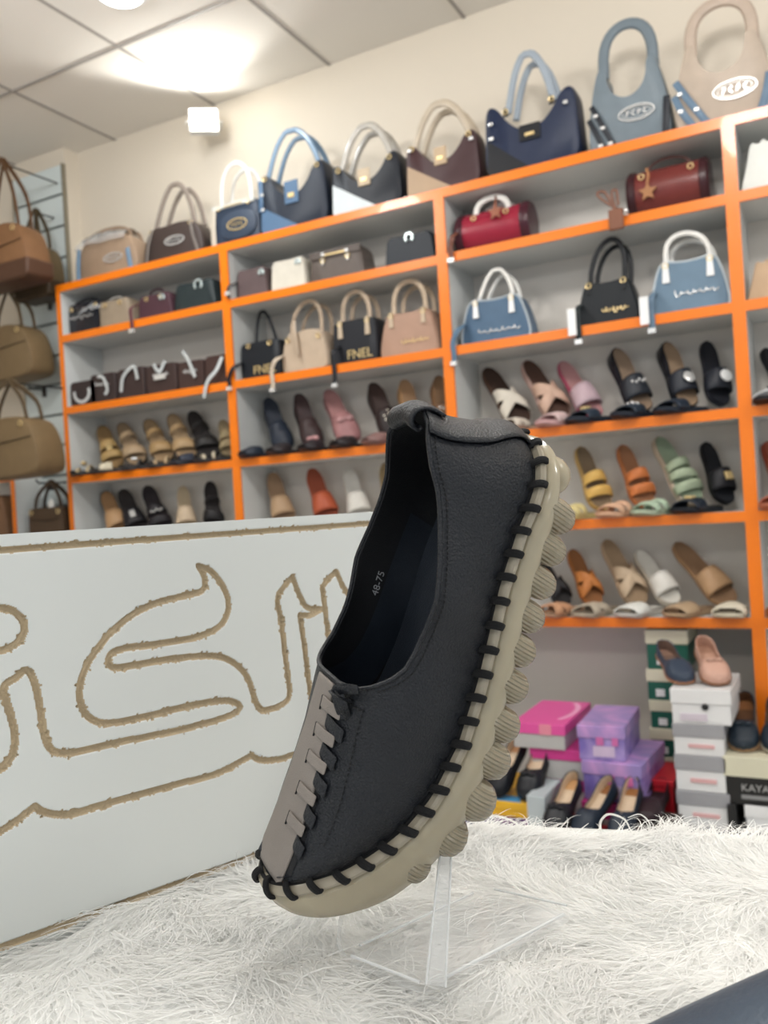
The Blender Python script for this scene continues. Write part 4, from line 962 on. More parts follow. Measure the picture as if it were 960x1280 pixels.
# ------------------------------------------------------------------ slides and mules
def ft(t): return np.interp(t,[0,.03,.1,.2,.35,.5,.62,.75,.85,.93,.98,1],[0,.38,.60,.70,.69,.74,.88,1,.97,.78,.45,0])
def slide(label,M4,sole,top,upper,kind,plat=.016,heel=.0,L=.235,W=.088,group=None,orn=None,closed=False,low=1,nm='slide_sandal',cat='sandal'):
    r=empty(nm,None,label,cat,group,mat=M4)
    SM=LM(sole,.5);TM=LM(top,.55);UM=LM(upper,.4)
    ts=[0,.008,.03,.07,.13,.2,.3,.4,.5,.6,.7,.78,.86,.92,.96,.988,1]
    zt=lambda t:plat+heel*(1-sst(t,.22,.68))+.004*sst(t,.85,1)
    wd=lambda t:max(float(ft(t)),.02)*W/2
    lo=.0
    rows=[]
    for t in ts:
        w_=wd(t); a=.0+.010*sst(t,.8,1); 
        z1=zt(t); s=[(L*t,-w_*.88,a),(L*t,-w_*.97,a+.003),(L*t,-w_,z1-.003),(L*t,-w_*.96,z1),(L*t,0,z1-.001),(L*t,w_*.96,z1),(L*t,w_,z1-.003),(L*t,w_*.97,a+.003),(L*t,w_*.88,a),(L*t,0,a)]
        rows.append(s)
    MB().loft(rows).build('sole',SM,r)
    rows=[[(L*(.02+.96*t),wd(t)*.9*s_,zt(t)+.0012+.002*abs(s_)**3) for s_ in np.linspace(-1,1,7)] for t in ts]
    o=MB().grid(rows).build('footbed',TM,r)
    def band(c,bw,h,shear=0,nm_='strap',UMx=None,front=0):
        R=[]; h=h*low
        for j in range(17):
            ph=math.pi*j/16; row=[]
            for i in range(9):
                u=i/8-.5; t=c+u*bw+shear*math.cos(ph); t=min(max(t,.02),.985)
                fall=1-.25*max(0,t-.75)/.25-max(front,.38)*max(0,u+.1)*.9
                w_=wd(t)*1.03; row.append((L*t,w_*math.cos(ph)*(1.02),zt(t)-.004+(h*fall)*max(math.sin(ph),0)**.75))
            R.append(row)
        a=MB(); a.grid(R); o=a.build(nm_,UMx or UM,r); sm=o.modifiers.new('t','SOLIDIFY'); sm.thickness=.004; sm.offset=0; return o
    if kind=='cross': band(.64,.17,.042,.13); band(.64,.17,.0405,-.13)
    elif kind=='double': band(.55,.13,.050); band(.76,.12,.042)
    elif kind=='triple': band(.48,.09,.052); band(.63,.09,.047,.03); band(.78,.10,.040)
    elif kind=='band': band(.66,.28,.046)
    elif kind=='mule': band(.76,.42,.048,0,'strap',None,.75)
    elif kind=='thong': band(.55,.06,.042,.04); band(.80,.07,.028)
    elif kind=='ankle': band(.42,.05,.055,.0); band(.72,.16,.040,.04)
    elif kind=='slit': band(.70,.34,.040)
    if orn:
        k_,mm=orn; cz=plat+.046*low
        if k_=='disc': MB().disc((L*.66,0,cz),(0,0,1),.019,.005,20).build('disc_ornament',mm,r)
        if k_=='pearls':
            for i in range(3):
                for j in range(3): MB().ball((L*(.60+.07*i),(j-1)*.017,cz-.002-.006*abs(j-1)),.0062,8,6).build('pearl',mm,r)
        if k_=='plate': bevmod(MB().box((L*.60,-.012,cz-.006),(L*.72,.012,cz+.003)).build('metal_plate',mm,r,False),.002)
        if k_=='bow':
            for s_ in (-1,1): MB().ball((L*.68,s_*.017,cz+.002),.016,10,8,sc=(.7,1,.6)).build('bow_loop',mm,r)
            MB().ball((L*.68,0,cz+.004),.008,8,6).build('bow_knot',mm,r)
        if k_=='slot': bevmod(MB().box((L*.86,-.022,cz-.028),(L*.90,.022,cz-.020)).build('toe_slot',mm,r,False),.001)
        if k_=='beads':
            for i in range(5): MB().ball((L*.62+.006*(i%2),(i-2)*.011,cz-.003*abs(i-2)),.005,8,6).build('bead',mm,r)
    return r
LEN=[.2]
def lean(hx,hy,tx,ty,sz,L=.235,hc=0,Yt=2.735,Yh=2.805):
    # toe rests on the board, heel leans on the back panel
    z=SZ[sz]; T=atY(tx,ty,Yt); Hh=atY(hx,hy,Yh); T.z=z+.012
    T.z=z+.012
    Hh.z=min(Hh.z,SZ[sz-1]-.03-.03-hc*.75)
    d=(T-Hh); L=min(max(d.length,.15),.27); d.normalize(); LEN[0]=L; up=Vector((.95,-1,.25)); up=(up-up.dot(d)*d).normalized(); y=up.cross(d)
    org=T-d*L
    return Matrix(((d.x,y.x,up.x,org.x),(d.y,y.y,up.y,org.y),(d.z,y.z,up.z,org.z),(0,0,0,1)))
def flat(cx,cy,sz,ang=-60,Y=2.662,L=.235,z=None):
    z=SZ[sz] if z is None else z; c=atY(cx,cy,Y); a=math.radians(ang); d=Vector((math.cos(a),math.sin(a),0)); org=Vector((c.x,Y,z+.0008))-d*L*.5
    return Matrix(((d.x,-d.y,0,org.x),(d.y,d.x,0,org.y),(0,0,1,org.z),(0,0,0,1)))
BK=(38,40,46); NV=(44,52,64)
def pick(group,items):
    for it in items:
        lb,pose,sole,top,up,kd=it[:6]; kw=it[6] if len(it)>6 else {}
        L=kw.get('L',.235)
        if len(pose)==5: M4=lean(*pose,L=L,hc=kw.get('heel',0)); kw=dict(kw); kw['L']=LEN[0]; kw['W']=LEN[0]*.345; kw['plat']=kw.get('plat',.016)+.004
        else: M4=flat(*pose,L=L); kw=dict(kw); kw['low']=.72
        fitbay(slide(lb,M4,sole,top,up,kd,group=group,**kw))
LS={'L':.20}
g4r='slides on the board under the blue handbags'
pick(g4r,[
 ('white cut-out slide with dark brown footbed leaning, leftmost on its board',(604,462,652,513,3),(96,70,56),(70,52,44),(218,210,196),'cross',{'L':.20,'plat':.02}),
 ('white knotted flat sandal lying in front of the leaning white slide',(648,520,3,-110),(180,150,130),(120,96,80),(214,204,190),'cross',{'L':.20}),
 ('blush pink cut-out slide leaning beside the white one',(654,455,700,500,3),(190,158,148),(90,66,56),(206,172,152),'cross',{'L':.20,'plat':.022}),
 ('clear and blush pink slide lying flat beneath the hot pink slide',(702,520,3,-120),(196,158,158),(206,168,168),(214,188,186),'band',{'L':.20}),
 ('hot pink slide with silvery strap leaning in the middle of its board',(700,456,742,505,3),(176,84,108),(190,140,140),(196,170,178),'band',{'L':.20,'plat':.014}),
 ('black slide with beaded strap leaning, tan footbed, left of the two black ones',(762,442,802,488,3),(34,36,44),(150,128,108),(46,50,58),'band',{'L':.20,'plat':.02,'heel':.02,'orn':('beads',M_silv)}),
 ('black slide with silver buckle leaning, tan footbed, between beaded and round-disc slides',(824,438,858,488,3),(34,36,44),(156,132,108),(44,48,58),'band',{'L':.20,'plat':.02,'heel':.02,'orn':('disc',M_silv)}),
 ('black slide with a large white disc leaning next to the rightmost upright',(879,430,896,490,3),(36,38,46),(44,46,54),(42,46,56),'band',{'L':.20,'orn':('disc',M_tag)}),
 ('navy slide with small gold trim lying flat, leftmost of three dark flat ones',(742,512,3,-125),(36,44,56),(52,60,70),(50,62,76),'band',{'L':.20,'orn':('plate',M_gold)}),
 ('navy slide with a row of silver beads lying flat in the middle',(798,508,3,-125),(36,42,54),(44,52,62),(44,54,66),'band',{'L':.20,'orn':('beads',M_silv)}),
 ('navy slide lying flat under the white-disc slide',(852,505,3,-125),(34,42,54),(44,52,62),(42,52,66),'band',{'L':.20}),
])
g5r='slides on the board with the yellow and green pairs'
pick(g5r,[
 ('mustard yellow two-strap slide leaning, leftmost on its board',(722,562,752,640,4),(196,160,100),(140,120,96),(222,180,100),'double',{'L':.21,'plat':.018}),
 ('pale yellow slide lying flat next to the shoe lugs',(722,640,4,-110),(210,190,130),(200,176,120),(216,200,142),'double',{'L':.21}),
 ('burnt orange two-strap slide leaning beside the mustard one',(774,560,806,635,4),(190,120,76),(170,120,88),(206,122,70),'double',{'L':.21,'plat':.018}),
 ('peach slide lying flat in front of the burnt orange one',(778,638,4,-115),(212,170,140),(206,160,128),(218,176,146),'double',{'L':.21}),
 ('sage green slide with cut-outs leaning behind the flat mint one',(818,548,866,622,4),(196,180,160),(160,176,150),(172,186,158),'triple',{'L':.21,'plat':.020}),
 ('mint green slide lying flat on the yellow and green board',(824,632,4,-120),(176,190,166),(150,170,146),(176,196,172),'double',{'L':.21}),
 ('black slide with a gold plate leaning next to the upright',(878,556,904,612,4),(28,28,32),(40,42,48),(34,34,40),'band',{'L':.20,'orn':('plate',M_gold)}),
 ('black rounded slide lying flat, rightmost on the yellow and green board',(872,628,4,-120),(28,32,40),(40,46,54),(38,46,58),'band',{'L':.20,'orn':('plate',M_gold)}),
])
g6r='slides on the lowest board'
pick(g6r,[
 ('black strap sandal leaning, half hidden behind the big shoe lugs',(676,706,706,756,5),(48,46,48),(60,58,58),(44,42,44),'cross',{'L':.20}),
 ('tan crossed slide lying flat, leftmost on the lowest board',(702,760,5,-115),(176,140,112),(196,160,130),(200,152,118),'cross',{'L':.21}),
 ('orange-brown crossed slide leaning on the lowest board',(712,690,742,745,5),(176,112,62),(150,100,62),(196,124,66),'cross',{'L':.21,'plat':.018}),
 ('stone grey crossed slide lying flat beside the tan one',(748,760,5,-115),(176,164,144),(160,146,128),(186,174,156),'cross',{'L':.21}),
 ('beige crossed slide leaning between the orange-brown and the white ones',(754,678,798,742,5),(190,164,136),(166,140,112),(204,180,152),'cross',{'L':.21,'plat':.018}),
 ('white slide lying flat in front of the leaning beige one',(802,758,5,-115),(196,192,184),(226,224,216),(228,228,222),'slit',{'L':.21,'orn':('slot',LM((120,110,96)))}),
 ('white slide leaning on the lowest board beside the long tan one',(794,692,842,752,5),(206,196,180),(224,220,210),(230,226,218),'band',{'L':.21}),
 ('tan rubber slide lying flat in front of the leaning tan one',(864,758,5,-120),(176,148,118),(166,140,112),(182,156,126),'slit',{'L':.21,'orn':('slot',LM((110,86,66)))}),
 ('tan slide leaning diagonally, rightmost leaning one of the lowest board',(842,682,912,738,5),(170,134,100),(150,118,90),(184,148,112),'band',{'L':.21}),
 ('cream slide with a slit lying flat next to the lowest upright',(916,756,5,-95),(210,202,180),(220,212,192),(222,214,194),'slit',{'L':.20,'orn':('slot',LM((70,60,50)))}),
])
g4m='wedge mules on the middle bay board'
pick(g4m,[
 ('navy wedge mule leaning, leftmost in the mule row',(328,494,352,550,3),(40,46,58),(48,54,66),(44,52,66),'mule',{'L':.19,'plat':.018,'heel':.05}),
 ('dark brown wedge mule leaning, second in the mule row',(370,488,394,546,3),(64,50,50),(76,60,60),(70,54,54),'mule',{'L':.19,'plat':.018,'heel':.05}),
 ('dusty pink bow mule leaning, third in the mule row',(408,486,440,542,3),(146,104,104),(178,130,128),(172,124,124),'mule',{'L':.19,'plat':.014,'heel':.02,'orn':('bow',LM((190,146,146)))}),
 ('dark brown mule studded with pearls leaning, fourth in the mule row',(462,480,494,540,3),(58,46,44),(74,58,54),(54,44,44),'mule',{'L':.19,'plat':.018,'heel':.04,'orn':('pearls',mat('pearl_bead',srgb(226,220,204),.2))}),
 ('tan mule leaning just left of the big shoe heel',(500,474,520,530,3),(176,138,100),(166,132,100),(186,148,110),'mule',{'L':.19,'plat':.018,'heel':.035}),
 ('brown mule with pale studs leaning beside the third upright',(541,462,556,520,3),(140,108,80),(150,118,90),(120,92,72),'mule',{'L':.19,'plat':.018,'heel':.04,'orn':('beads',M_silv)}),
 ('dark blue mule lying flat, leftmost of the flat mules',(318,560,3,-110),(36,42,54),(44,50,60),(40,48,60),'mule',{'L':.18,'plat':.012}),
 ('black-brown mule lying flat below the dark brown leaning mule',(360,556,3,-110),(48,42,44),(60,52,52),(50,44,46),'mule',{'L':.18,'plat':.012}),
 ('black mule with a pink bow lying flat in the mule row',(400,552,3,-110),(44,38,40),(60,50,52),(46,40,44),'mule',{'L':.18,'plat':.012,'orn':('bow',LM((186,140,140)))}),
 ('plain black mule lying flat right of the pink-bow one',(440,548,3,-110),(44,38,40),(56,48,50),(46,40,42),'mule',{'L':.18,'plat':.012}),
 ('mauve mule lying flat beneath the pearl-studded mule',(482,545,3,-115),(128,98,94),(140,110,104),(132,102,98),'mule',{'L':.19,'plat':.012}),
])
g5m='slippers peeking over the sign board'
pick(g5m,[
 ('beige slipper leaning, leftmost behind the sign board top in the middle bay',(338,588,356,650,4),(176,144,112),(166,136,108),(180,150,118),'band',{'L':.20,'plat':.02}),
 ('brick red slipper leaning behind the sign board top',(388,584,412,648,4),(170,88,62),(160,84,62),(180,88,58),'band',{'L':.20,'plat':.022}),
 ('white slipper leaning behind the sign board top, right of the brick red one',(434,588,452,650,4),(214,210,200),(224,220,212),(222,218,210),'band',{'L':.20}),
 ('olive beige slipper leaning closest to the black shoe, behind the sign board',(480,576,492,640,4),(178,156,116),(160,138,104),(186,164,126),'mule',{'L':.21,'plat':.02}),
 ('white slipper lying flat below the brick red one, toe over the sign board edge',(396,652,4,-100),(226,224,218),(224,222,216),(230,228,224),'band',{'L':.20}),
])
g4l='metallic sandals on the leftmost bay board'
pick(g4l,[
 ('gold sandal with a shiny buckle leaning, leftmost in the sandal row',(122,536,140,585,3),(170,140,96),(160,130,90),(190,158,104),'double',{'L':.17,'orn':('plate',M_gold)}),
 ('beige sandal with black lining leaning, second in the sandal row',(150,528,176,580,3),(44,42,44),(150,128,102),(184,158,126),'ankle',{'L':.18}),
 ('tan sandal with black edge leaning, third in the sandal row',(184,526,210,576,3),(44,42,44),(160,134,102),(180,148,104),'ankle',{'L':.18}),
 ('tan sandal leaning, fourth in the sandal row beside the black one',(214,520,238,572,3),(48,46,48),(170,144,112),(186,156,116),'ankle',{'L':.18}),
 ('black strap sandal leaning high in the sandal row',(238,514,266,566,3),(40,38,40),(52,48,48),(44,42,42),'ankle',{'L':.18}),
 ('olive gold sandal leaning against the second upright',(278,528,288,572,3),(150,134,104),(160,142,112),(176,158,122),'double',{'L':.16}),
 ('sandal with a gold bow lying flat, leftmost in the flat row',(104,590,3,-140),(56,52,50),(70,62,56),(200,180,140),'thong',{'L':.19,'orn':('bow',M_gold)}),
 ('cream strap sandal lying flat, second in the flat row',(142,586,3,-135),(58,54,52),(72,64,58),(206,196,172),'band',{'L':.19}),
 ('black sandal with silver buckle lying flat, third in the flat row',(178,583,3,-135),(56,54,54),(70,64,62),(60,56,56),'thong',{'L':.19,'orn':('plate',M_silv)}),
 ('black sandal with beige strap lying flat, fourth in the flat row',(212,580,3,-135),(56,54,54),(70,64,62),(180,156,122),'thong',{'L':.19}),
 ('navy sandal lying flat, fifth in the flat row',(243,577,3,-135),(50,52,60),(62,62,68),(52,58,72),'band',{'L':.19}),
 ('black sandal with cream strap lying flat, rightmost in the flat row',(270,574,3,-130),(50,48,50),(62,58,58),(196,184,160),'thong',{'L':.18}),
])
g5l='sandals peeking over the left part of the sign board'
pick(g5l,[
 ('tan slide with black edge leaning, leftmost above the sign board',(122,612,146,660,4),(52,48,46),(180,140,100),(190,152,112),'band',{'L':.18}),
 ('black slide with white ornament leaning above the sign board',(152,610,176,658,4),(38,36,40),(60,56,56),(40,38,42),'band',{'L':.18,'orn':('plate',M_silv)}),
 ('black slide with tiny stones leaning above the sign board, right of the ornamented one',(183,606,206,656,4),(40,38,42),(56,50,54),(42,38,42),'double',{'L':.19,'orn':('beads',M_silv)}),
 ('pale beige slide leaning above the sign board between two black pairs',(228,610,234,656,4),(206,184,156),(200,180,150),(212,190,162),'band',{'L':.18}),
 ('black strappy sandal leaning nearest the second upright above the sign board',(262,604,268,654,4),(40,38,40),(52,48,48),(42,40,42),'ankle',{'L':.18}),
])
gR='footwear at the right picture edge'
pick(gR,[
 ('black slide leaning at the right picture edge, above the black and white one',(952,440,985,485,3),(34,34,38),(44,44,48),(36,36,42),'band',{'L':.20}),
 ('black and white slide lying flat at the right picture edge',(960,492,3,-110),(34,34,38),(210,212,212),(212,214,216),'band',{'L':.20,'orn':('plate',LM(BK))}),
 ('brick red slide leaning at the right picture edge',(948,556,975,610,4),(170,84,60),(160,80,58),(180,88,62),'band',{'L':.20}),
 ('salmon slide lying flat at the right picture edge',(962,622,4,-110),(180,110,84),(190,120,96),(196,120,94),'band',{'L':.20}),
 ('orange-brown slide lying flat at the right picture edge, lowest one',(965,756,5,-110),(176,104,60),(170,110,70),(186,112,70),'band',{'L':.20}),
])

# ------------------------------------------------------------------ shoe boxes under the shelves
def zof(px,py,Y): return atY(px,py,Y).z
def pmat(name,c1,c2,scale=6,rough=.35):
    if name in MATS: return MATS[name]
    m=mat(name,c1,rough); nt=m.node_tree; b=nt.nodes['Principled BSDF']
    tc=nt.nodes.new('ShaderNodeTexCoord'); n=nt.nodes.new('ShaderNodeTexNoise'); n.inputs['Scale'].default_value=scale; n.inputs['Distortion'].default_value=1.5
    r=nt.nodes.new('ShaderNodeValToRGB'); r.color_ramp.elements[0].position=.38; r.color_ramp.elements[1].position=.62; r.color_ramp.elements[0].color=tuple(c1)+(1,); r.color_ramp.elements[1].color=tuple(c2)+(1,)
    nt.links.new(tc.outputs['Object'],n.inputs['Vector']); nt.links.new(n.outputs['Fac'],r.inputs['Fac']); nt.links.new(r.outputs['Color'],b.inputs['Base Color']); return m
def pbox(label,x0,x1,z0,z1,Y,dep,mb,ml,lid=.3,group='shoe boxes stacked under the shelves',yaw=0,extra=None):
    r=empty('shoe_box',((x0+x1)/2,Y+dep/2,z0),label,'shoe box',group); r.rotation_euler.z=yaw
    w=(x1-x0)/2; h=z1-z0; d=dep/2; lh=h*lid
    if lid<1: bevmod(MB().box((-w+.003,-d+.003,0),(w-.003,d-.003,h-.002)).build('box_body',mb,r,False),.0015)
    bevmod(MB().box((-w,-d,h-lh),(w,d,h)).build('lid',ml,r,False),.002)
    if extra: extra(r,w,d,h,lh)
    return r
c_pink=mat('pink_card',srgb(222,84,158),.35); c_pinkd=mat('magenta_card',srgb(206,60,140),.35); c_grey=mat('grey_card',srgb(186,184,182),.5)
c_pur=pmat('purple_print',srgb(150,132,190),srgb(196,150,206),7); c_pur2=pmat('violet_print',srgb(120,104,180),srgb(170,150,206),9)
c_wh=mat('white_card_box',srgb(226,226,226),.4); c_gr2=mat('silver_grey_card',srgb(160,160,164),.35,.1); c_grn=mat('dark_green_card',srgb(28,92,76),.4); c_crm=mat('cream_card',srgb(214,210,186),.45)
c_blk=mat('black_card',srgb(32,32,32),.4); c_red=mat('red_card',srgb(200,36,48),.4); c_yel=mat('yellow_card',srgb(228,176,44),.4); c_lbl=mat('light_blue_card',srgb(60,150,204),.4); c_nvy=pmat('navy_print',srgb(36,40,90),srgb(120,60,120),14); c_tan=mat('tan_card',srgb(196,160,104),.5)
def stackcol(Y,dep,xl,xr,ys,specs,x=None):
    # ys: picture heights of the box joints down the front, at the picture column xr
    out=[]
    X0=atY(xl,ys[0],Y).x;X1=atY(xr,ys[0],Y).x
    return X0,X1
PLZ=.165
# left column: two pink boxes, a third below
Y=2.34
xa,xb=atY(640,915,Y).x,atY(706,915,Y).x
def swoosh(r,w,d,h,lh):
    MB().tube([(w*.25+.045*math.cos(a),d*.1+.11*math.sin(a),h+.0006) for a in [math.radians(-60+130*i/12) for i in range(13)]],.008,.0006,8,bn=(0,0,1)).build('printed_arc',mat('pale_pink_print',srgb(240,170,206),.4),r)
    MB().box((w*.05,-d-.001,h-lh),(w*.5,-d,h)).build('lid_label',mat('peach_print',srgb(226,140,160),.4),r,False)
z3=zof(672,905,Y); z2=zof(672,936,Y); z1_=zof(690,975,Y); z0_=zof(690,1012,Y)
pbox('pink-lidded grey shoe box topmost of the left stack, pale arc on its lid',xa,xb,z2,z3,Y,.29,c_grey,c_pink,.42,extra=swoosh)
pbox('pink-lidded grey shoe box directly under the topmost pink one, shifted right',xa+.045,xb+.05,z1_,z2-.001,Y+.01,.29,c_grey,c_pinkd,.36)
pbox('pink-lidded grey shoe box third from the top of the left stack',xa+.07,xb+.055,z0_,z1_-.001,Y+.015,.28,c_grey,c_pinkd,.36)
pbox('grey shoe box at the bottom of the left pink stack, mostly hidden',xa+.07,xb+.055,PLZ+.0005,z0_-.001,Y+.015,.28,c_grey,c_grey,.3)
# purple pair on a magenta box
Y=2.33
xa,xb=atY(719,915,Y).x,atY(778,915,Y).x
zt=zof(750,908,Y); zm=zof(750,951,Y); zn=zof(760,1001,Y); zq=zof(760,1022,Y)
def plab(r,w,d,h,lh):
    MB().box((-w*.35,-d-.001,h*.12),(w*.55,-d+.002,h*.42)).build('pale_label',mat('pale_lilac_print',srgb(206,186,214),.4),r,False)
    MB().box((-w*.2,-d-.0012,h*.45),(w*.1,-d+.002,h*.68)).build('pink_print',mat('pink_print',srgb(206,110,170),.4),r,False); MB().box((w*.45,-d-.0012,h*.45),(w*.7,-d+.002,h*.68)).build('pink_print',mat('pink_print',(1,1,1)),r,False)
pbox('purple floral shoe box topmost of the purple stack',xa,xb,zm,zt,Y,.25,c_pur2,c_pur,.36,extra=plab,yaw=.04)
pbox('purple floral shoe box beneath the topmost purple one, turned slightly',xa+.02,xb+.055,zn,zm-.001,Y-.01,.26,c_pur2,c_pur,.34,extra=plab,yaw=-.06)
pbox('magenta shoe box under the two purple ones',xa+.01,xb+.07,zq,zn-.001,Y-.02,.26,c_pinkd,c_pinkd,.4)
pbox('grey shoe box at the bottom of the purple stack behind the flats',xa+.01,xb+.07,PLZ+.0005,zq-.001,Y-.02,.26,c_grey,c_grey,.3)
# red box
Y=2.42
pbox('plain red shoe box between the purple stack and the white tower',atY(801,980,Y).x,atY(842,980,Y).x,PLZ+.0005,zof(820,975,Y),Y,.18,c_red,c_red,.12)
# green tower, inside the bay
Y=2.66; yy=[783,833,875,915,945,977]
xa,xb=atY(808,800,Y).x,atY(861,800,Y).x
zz_=[zof(820,y,Y) for y in (786,835,873,908,943,978,1012)]+[PLZ-.0]
zz_[-1]=PLZ+.0005
names=['topmost of the green tower under the lowest board','second in the green tower','third in the green tower','fourth in the green tower','fifth in the green tower','sixth in the green tower','at the foot of the green tower']
def glab(r,w,d,h,lh): MB().box((-w*.5 if h>.09 else -w*.5,-d-.001,h*.12),(-w*.02,-d+.002,h*.36)).build('size_label',M_tag,r,False)
Y0=2.64
for i,(a,b) in enumerate(zip(zz_[:-1],zz_[1:])):
    pbox('dark green cream-lidded shoe box, '+names[i],xa-.004*(i%2),xb-.02*(i>0),b,a-.0008,Y0,.2,c_grn,c_crm,.40 if i else .36,extra=glab)
# white / grey tower
Y=2.36
zz_=[zof(877,y,Y) for y in (862,906,945,990,1032)]+[PLZ+.0005]
xs_=[(838,914),(838,903),(838,903),(838,905),(838,905)]
nm_=['white shoe box with a finger hole, under the pink and navy flats','white shoe box with grey lid and pink print, second in the white tower','white shoe box with grey lid, third in the white tower','white shoe box with shiny grey lid, fourth in the white tower','white shoe box with grey lid at the foot of the white tower']
def hole(r,w,d,h,lh): MB().disc((w*.15,-d-.0005,h-lh-.006),(0,-1,0),.009,.002,14).build('finger_hole',c_blk,r); MB().box((-w*.7,-d-.0006,h*.1),(w*.2,-d+.004,h*.3)).build('pale_print',mat('faint_lilac_print',srgb(206,196,206),.5),r,False)
def pr(r,w,d,h,lh): MB().box((-w*.4,-d-.0006,h*.25),(w*.6,-d+.004,h*.36)).build('pink_print',mat('faint_pink_print',srgb(216,170,170),.5),r,False)
for i,(a,b) in enumerate(zip(zz_[:-1],zz_[1:])):
    x0=atY(xs_[i][0],zz_[0] and 880,Y).x; x1=atY(xs_[i][1],880,Y).x
    pbox(nm_[i],x0,x1,b,a-.0008,Y,.24,c_wh,c_wh if i==0 else c_gr2,.42,extra=hole if i==0 else pr)
# right column with lettered black box
Y=2.36
x0=atY(904,960,Y).x; x1=x0+.21
za,zb_,zc,zd=zof(930,947,Y),zof(930,1006,Y),zof(930,1040,Y),PLZ+.0005
def kaya(r,w,d,h,lh):
    text('lettering','KAYA',.026,mat('silver_letter',srgb(190,190,190),.35,.5),r,(-w+.074,-d-.0005,(h-lh)*.62),ext=.0006)
    MB().box((-w+.04,-d-.0006,(h-lh)*.22),(-w+.135,-d+.002,(h-lh)*.36)).build('small_print',mat('grey_print',srgb(140,140,140),.5),r,False)
pbox('black shoe box with cream lid lettered KAYA at the right picture edge',x0,x1,zb_,za,Y,.24,c_blk,c_crm,.42,extra=kaya)
pbox('white shoe box under the black lettered one at the right edge',x0+.045,x1+.02,zc,zb_-.001,Y,.24,c_wh,c_wh,.45)
pbox('pale blue and pink shoe box, lowest at the right edge',x0+.03,x1+.02,zd,zc-.001,Y,.24,pmat('blue_pink_print',srgb(150,190,220),srgb(214,110,140),8),c_gr2,.35)
pbox('narrow black box standing upright between the white tower and the right column',x0+.004,x0+.026,PLZ+.0005,zb_-.001,Y-.01,.2,c_blk,c_blk,1)
# left front: yellow, navy, tan boxes
Y=2.24
x0=atY(585,1005,Y).x; x1=atY(660,1005,Y).x
za,zb_,zc=zof(640,1003,Y),zof(640,1022,Y),zof(640,1042,Y)
def wave(r,w,d,h,lh): MB().loft([[(x,y,h+.0001) for x,y in P_] for P_ in [[(-w*.2,-d+.004),(w*.75,-d+.004),(w*.55,-d+.05),(w*.0,-d+.05)]]]+[[(x,y,h+.0008) for x,y in [(-w*.2,-d+.004),(w*.75,-d+.004),(w*.55,-d+.05),(w*.0,-d+.05)]]]).build('blue_wave',c_lbl,r,False)
pbox('yellow shoe box with a light blue wave under the first pair of black flats',x0,x1,zb_,za,Y,.26,c_yel,c_yel,.5,extra=wave)
pbox('navy printed shoe box under the yellow one',x0-.02,x1+.0,zc,zb_-.001,Y,.26,c_nvy,c_nvy,.4)
pbox('tan and pale shoe box under the navy one, lowest at the fur edge',x0,x1,PLZ+.0005,zc-.001,Y,.26,c_tan,pmat('pale_tan_print',srgb(206,196,190),srgb(196,160,110),8),.4)
# pale grey box leaning on its side
r=pbox('pale grey-blue shoe box standing on its side right of the yellow box',atY(668,1010,2.26).x,atY(690,1010,2.26).x,PLZ+.0005,zof(680,987,2.26),2.20,.24,mat('pale_blue_card',srgb(186,196,200),.3),mat('pale_blue_card',srgb(186,196,200),.3),1)
r=pbox('red shoe box lying under the single black flat',atY(690,1040,2.2).x,atY(722,1040,2.2).x+.035,PLZ+.0005,zof(715,1040,2.2),2.14,.2,c_red,c_red,.3,yaw=-.0)
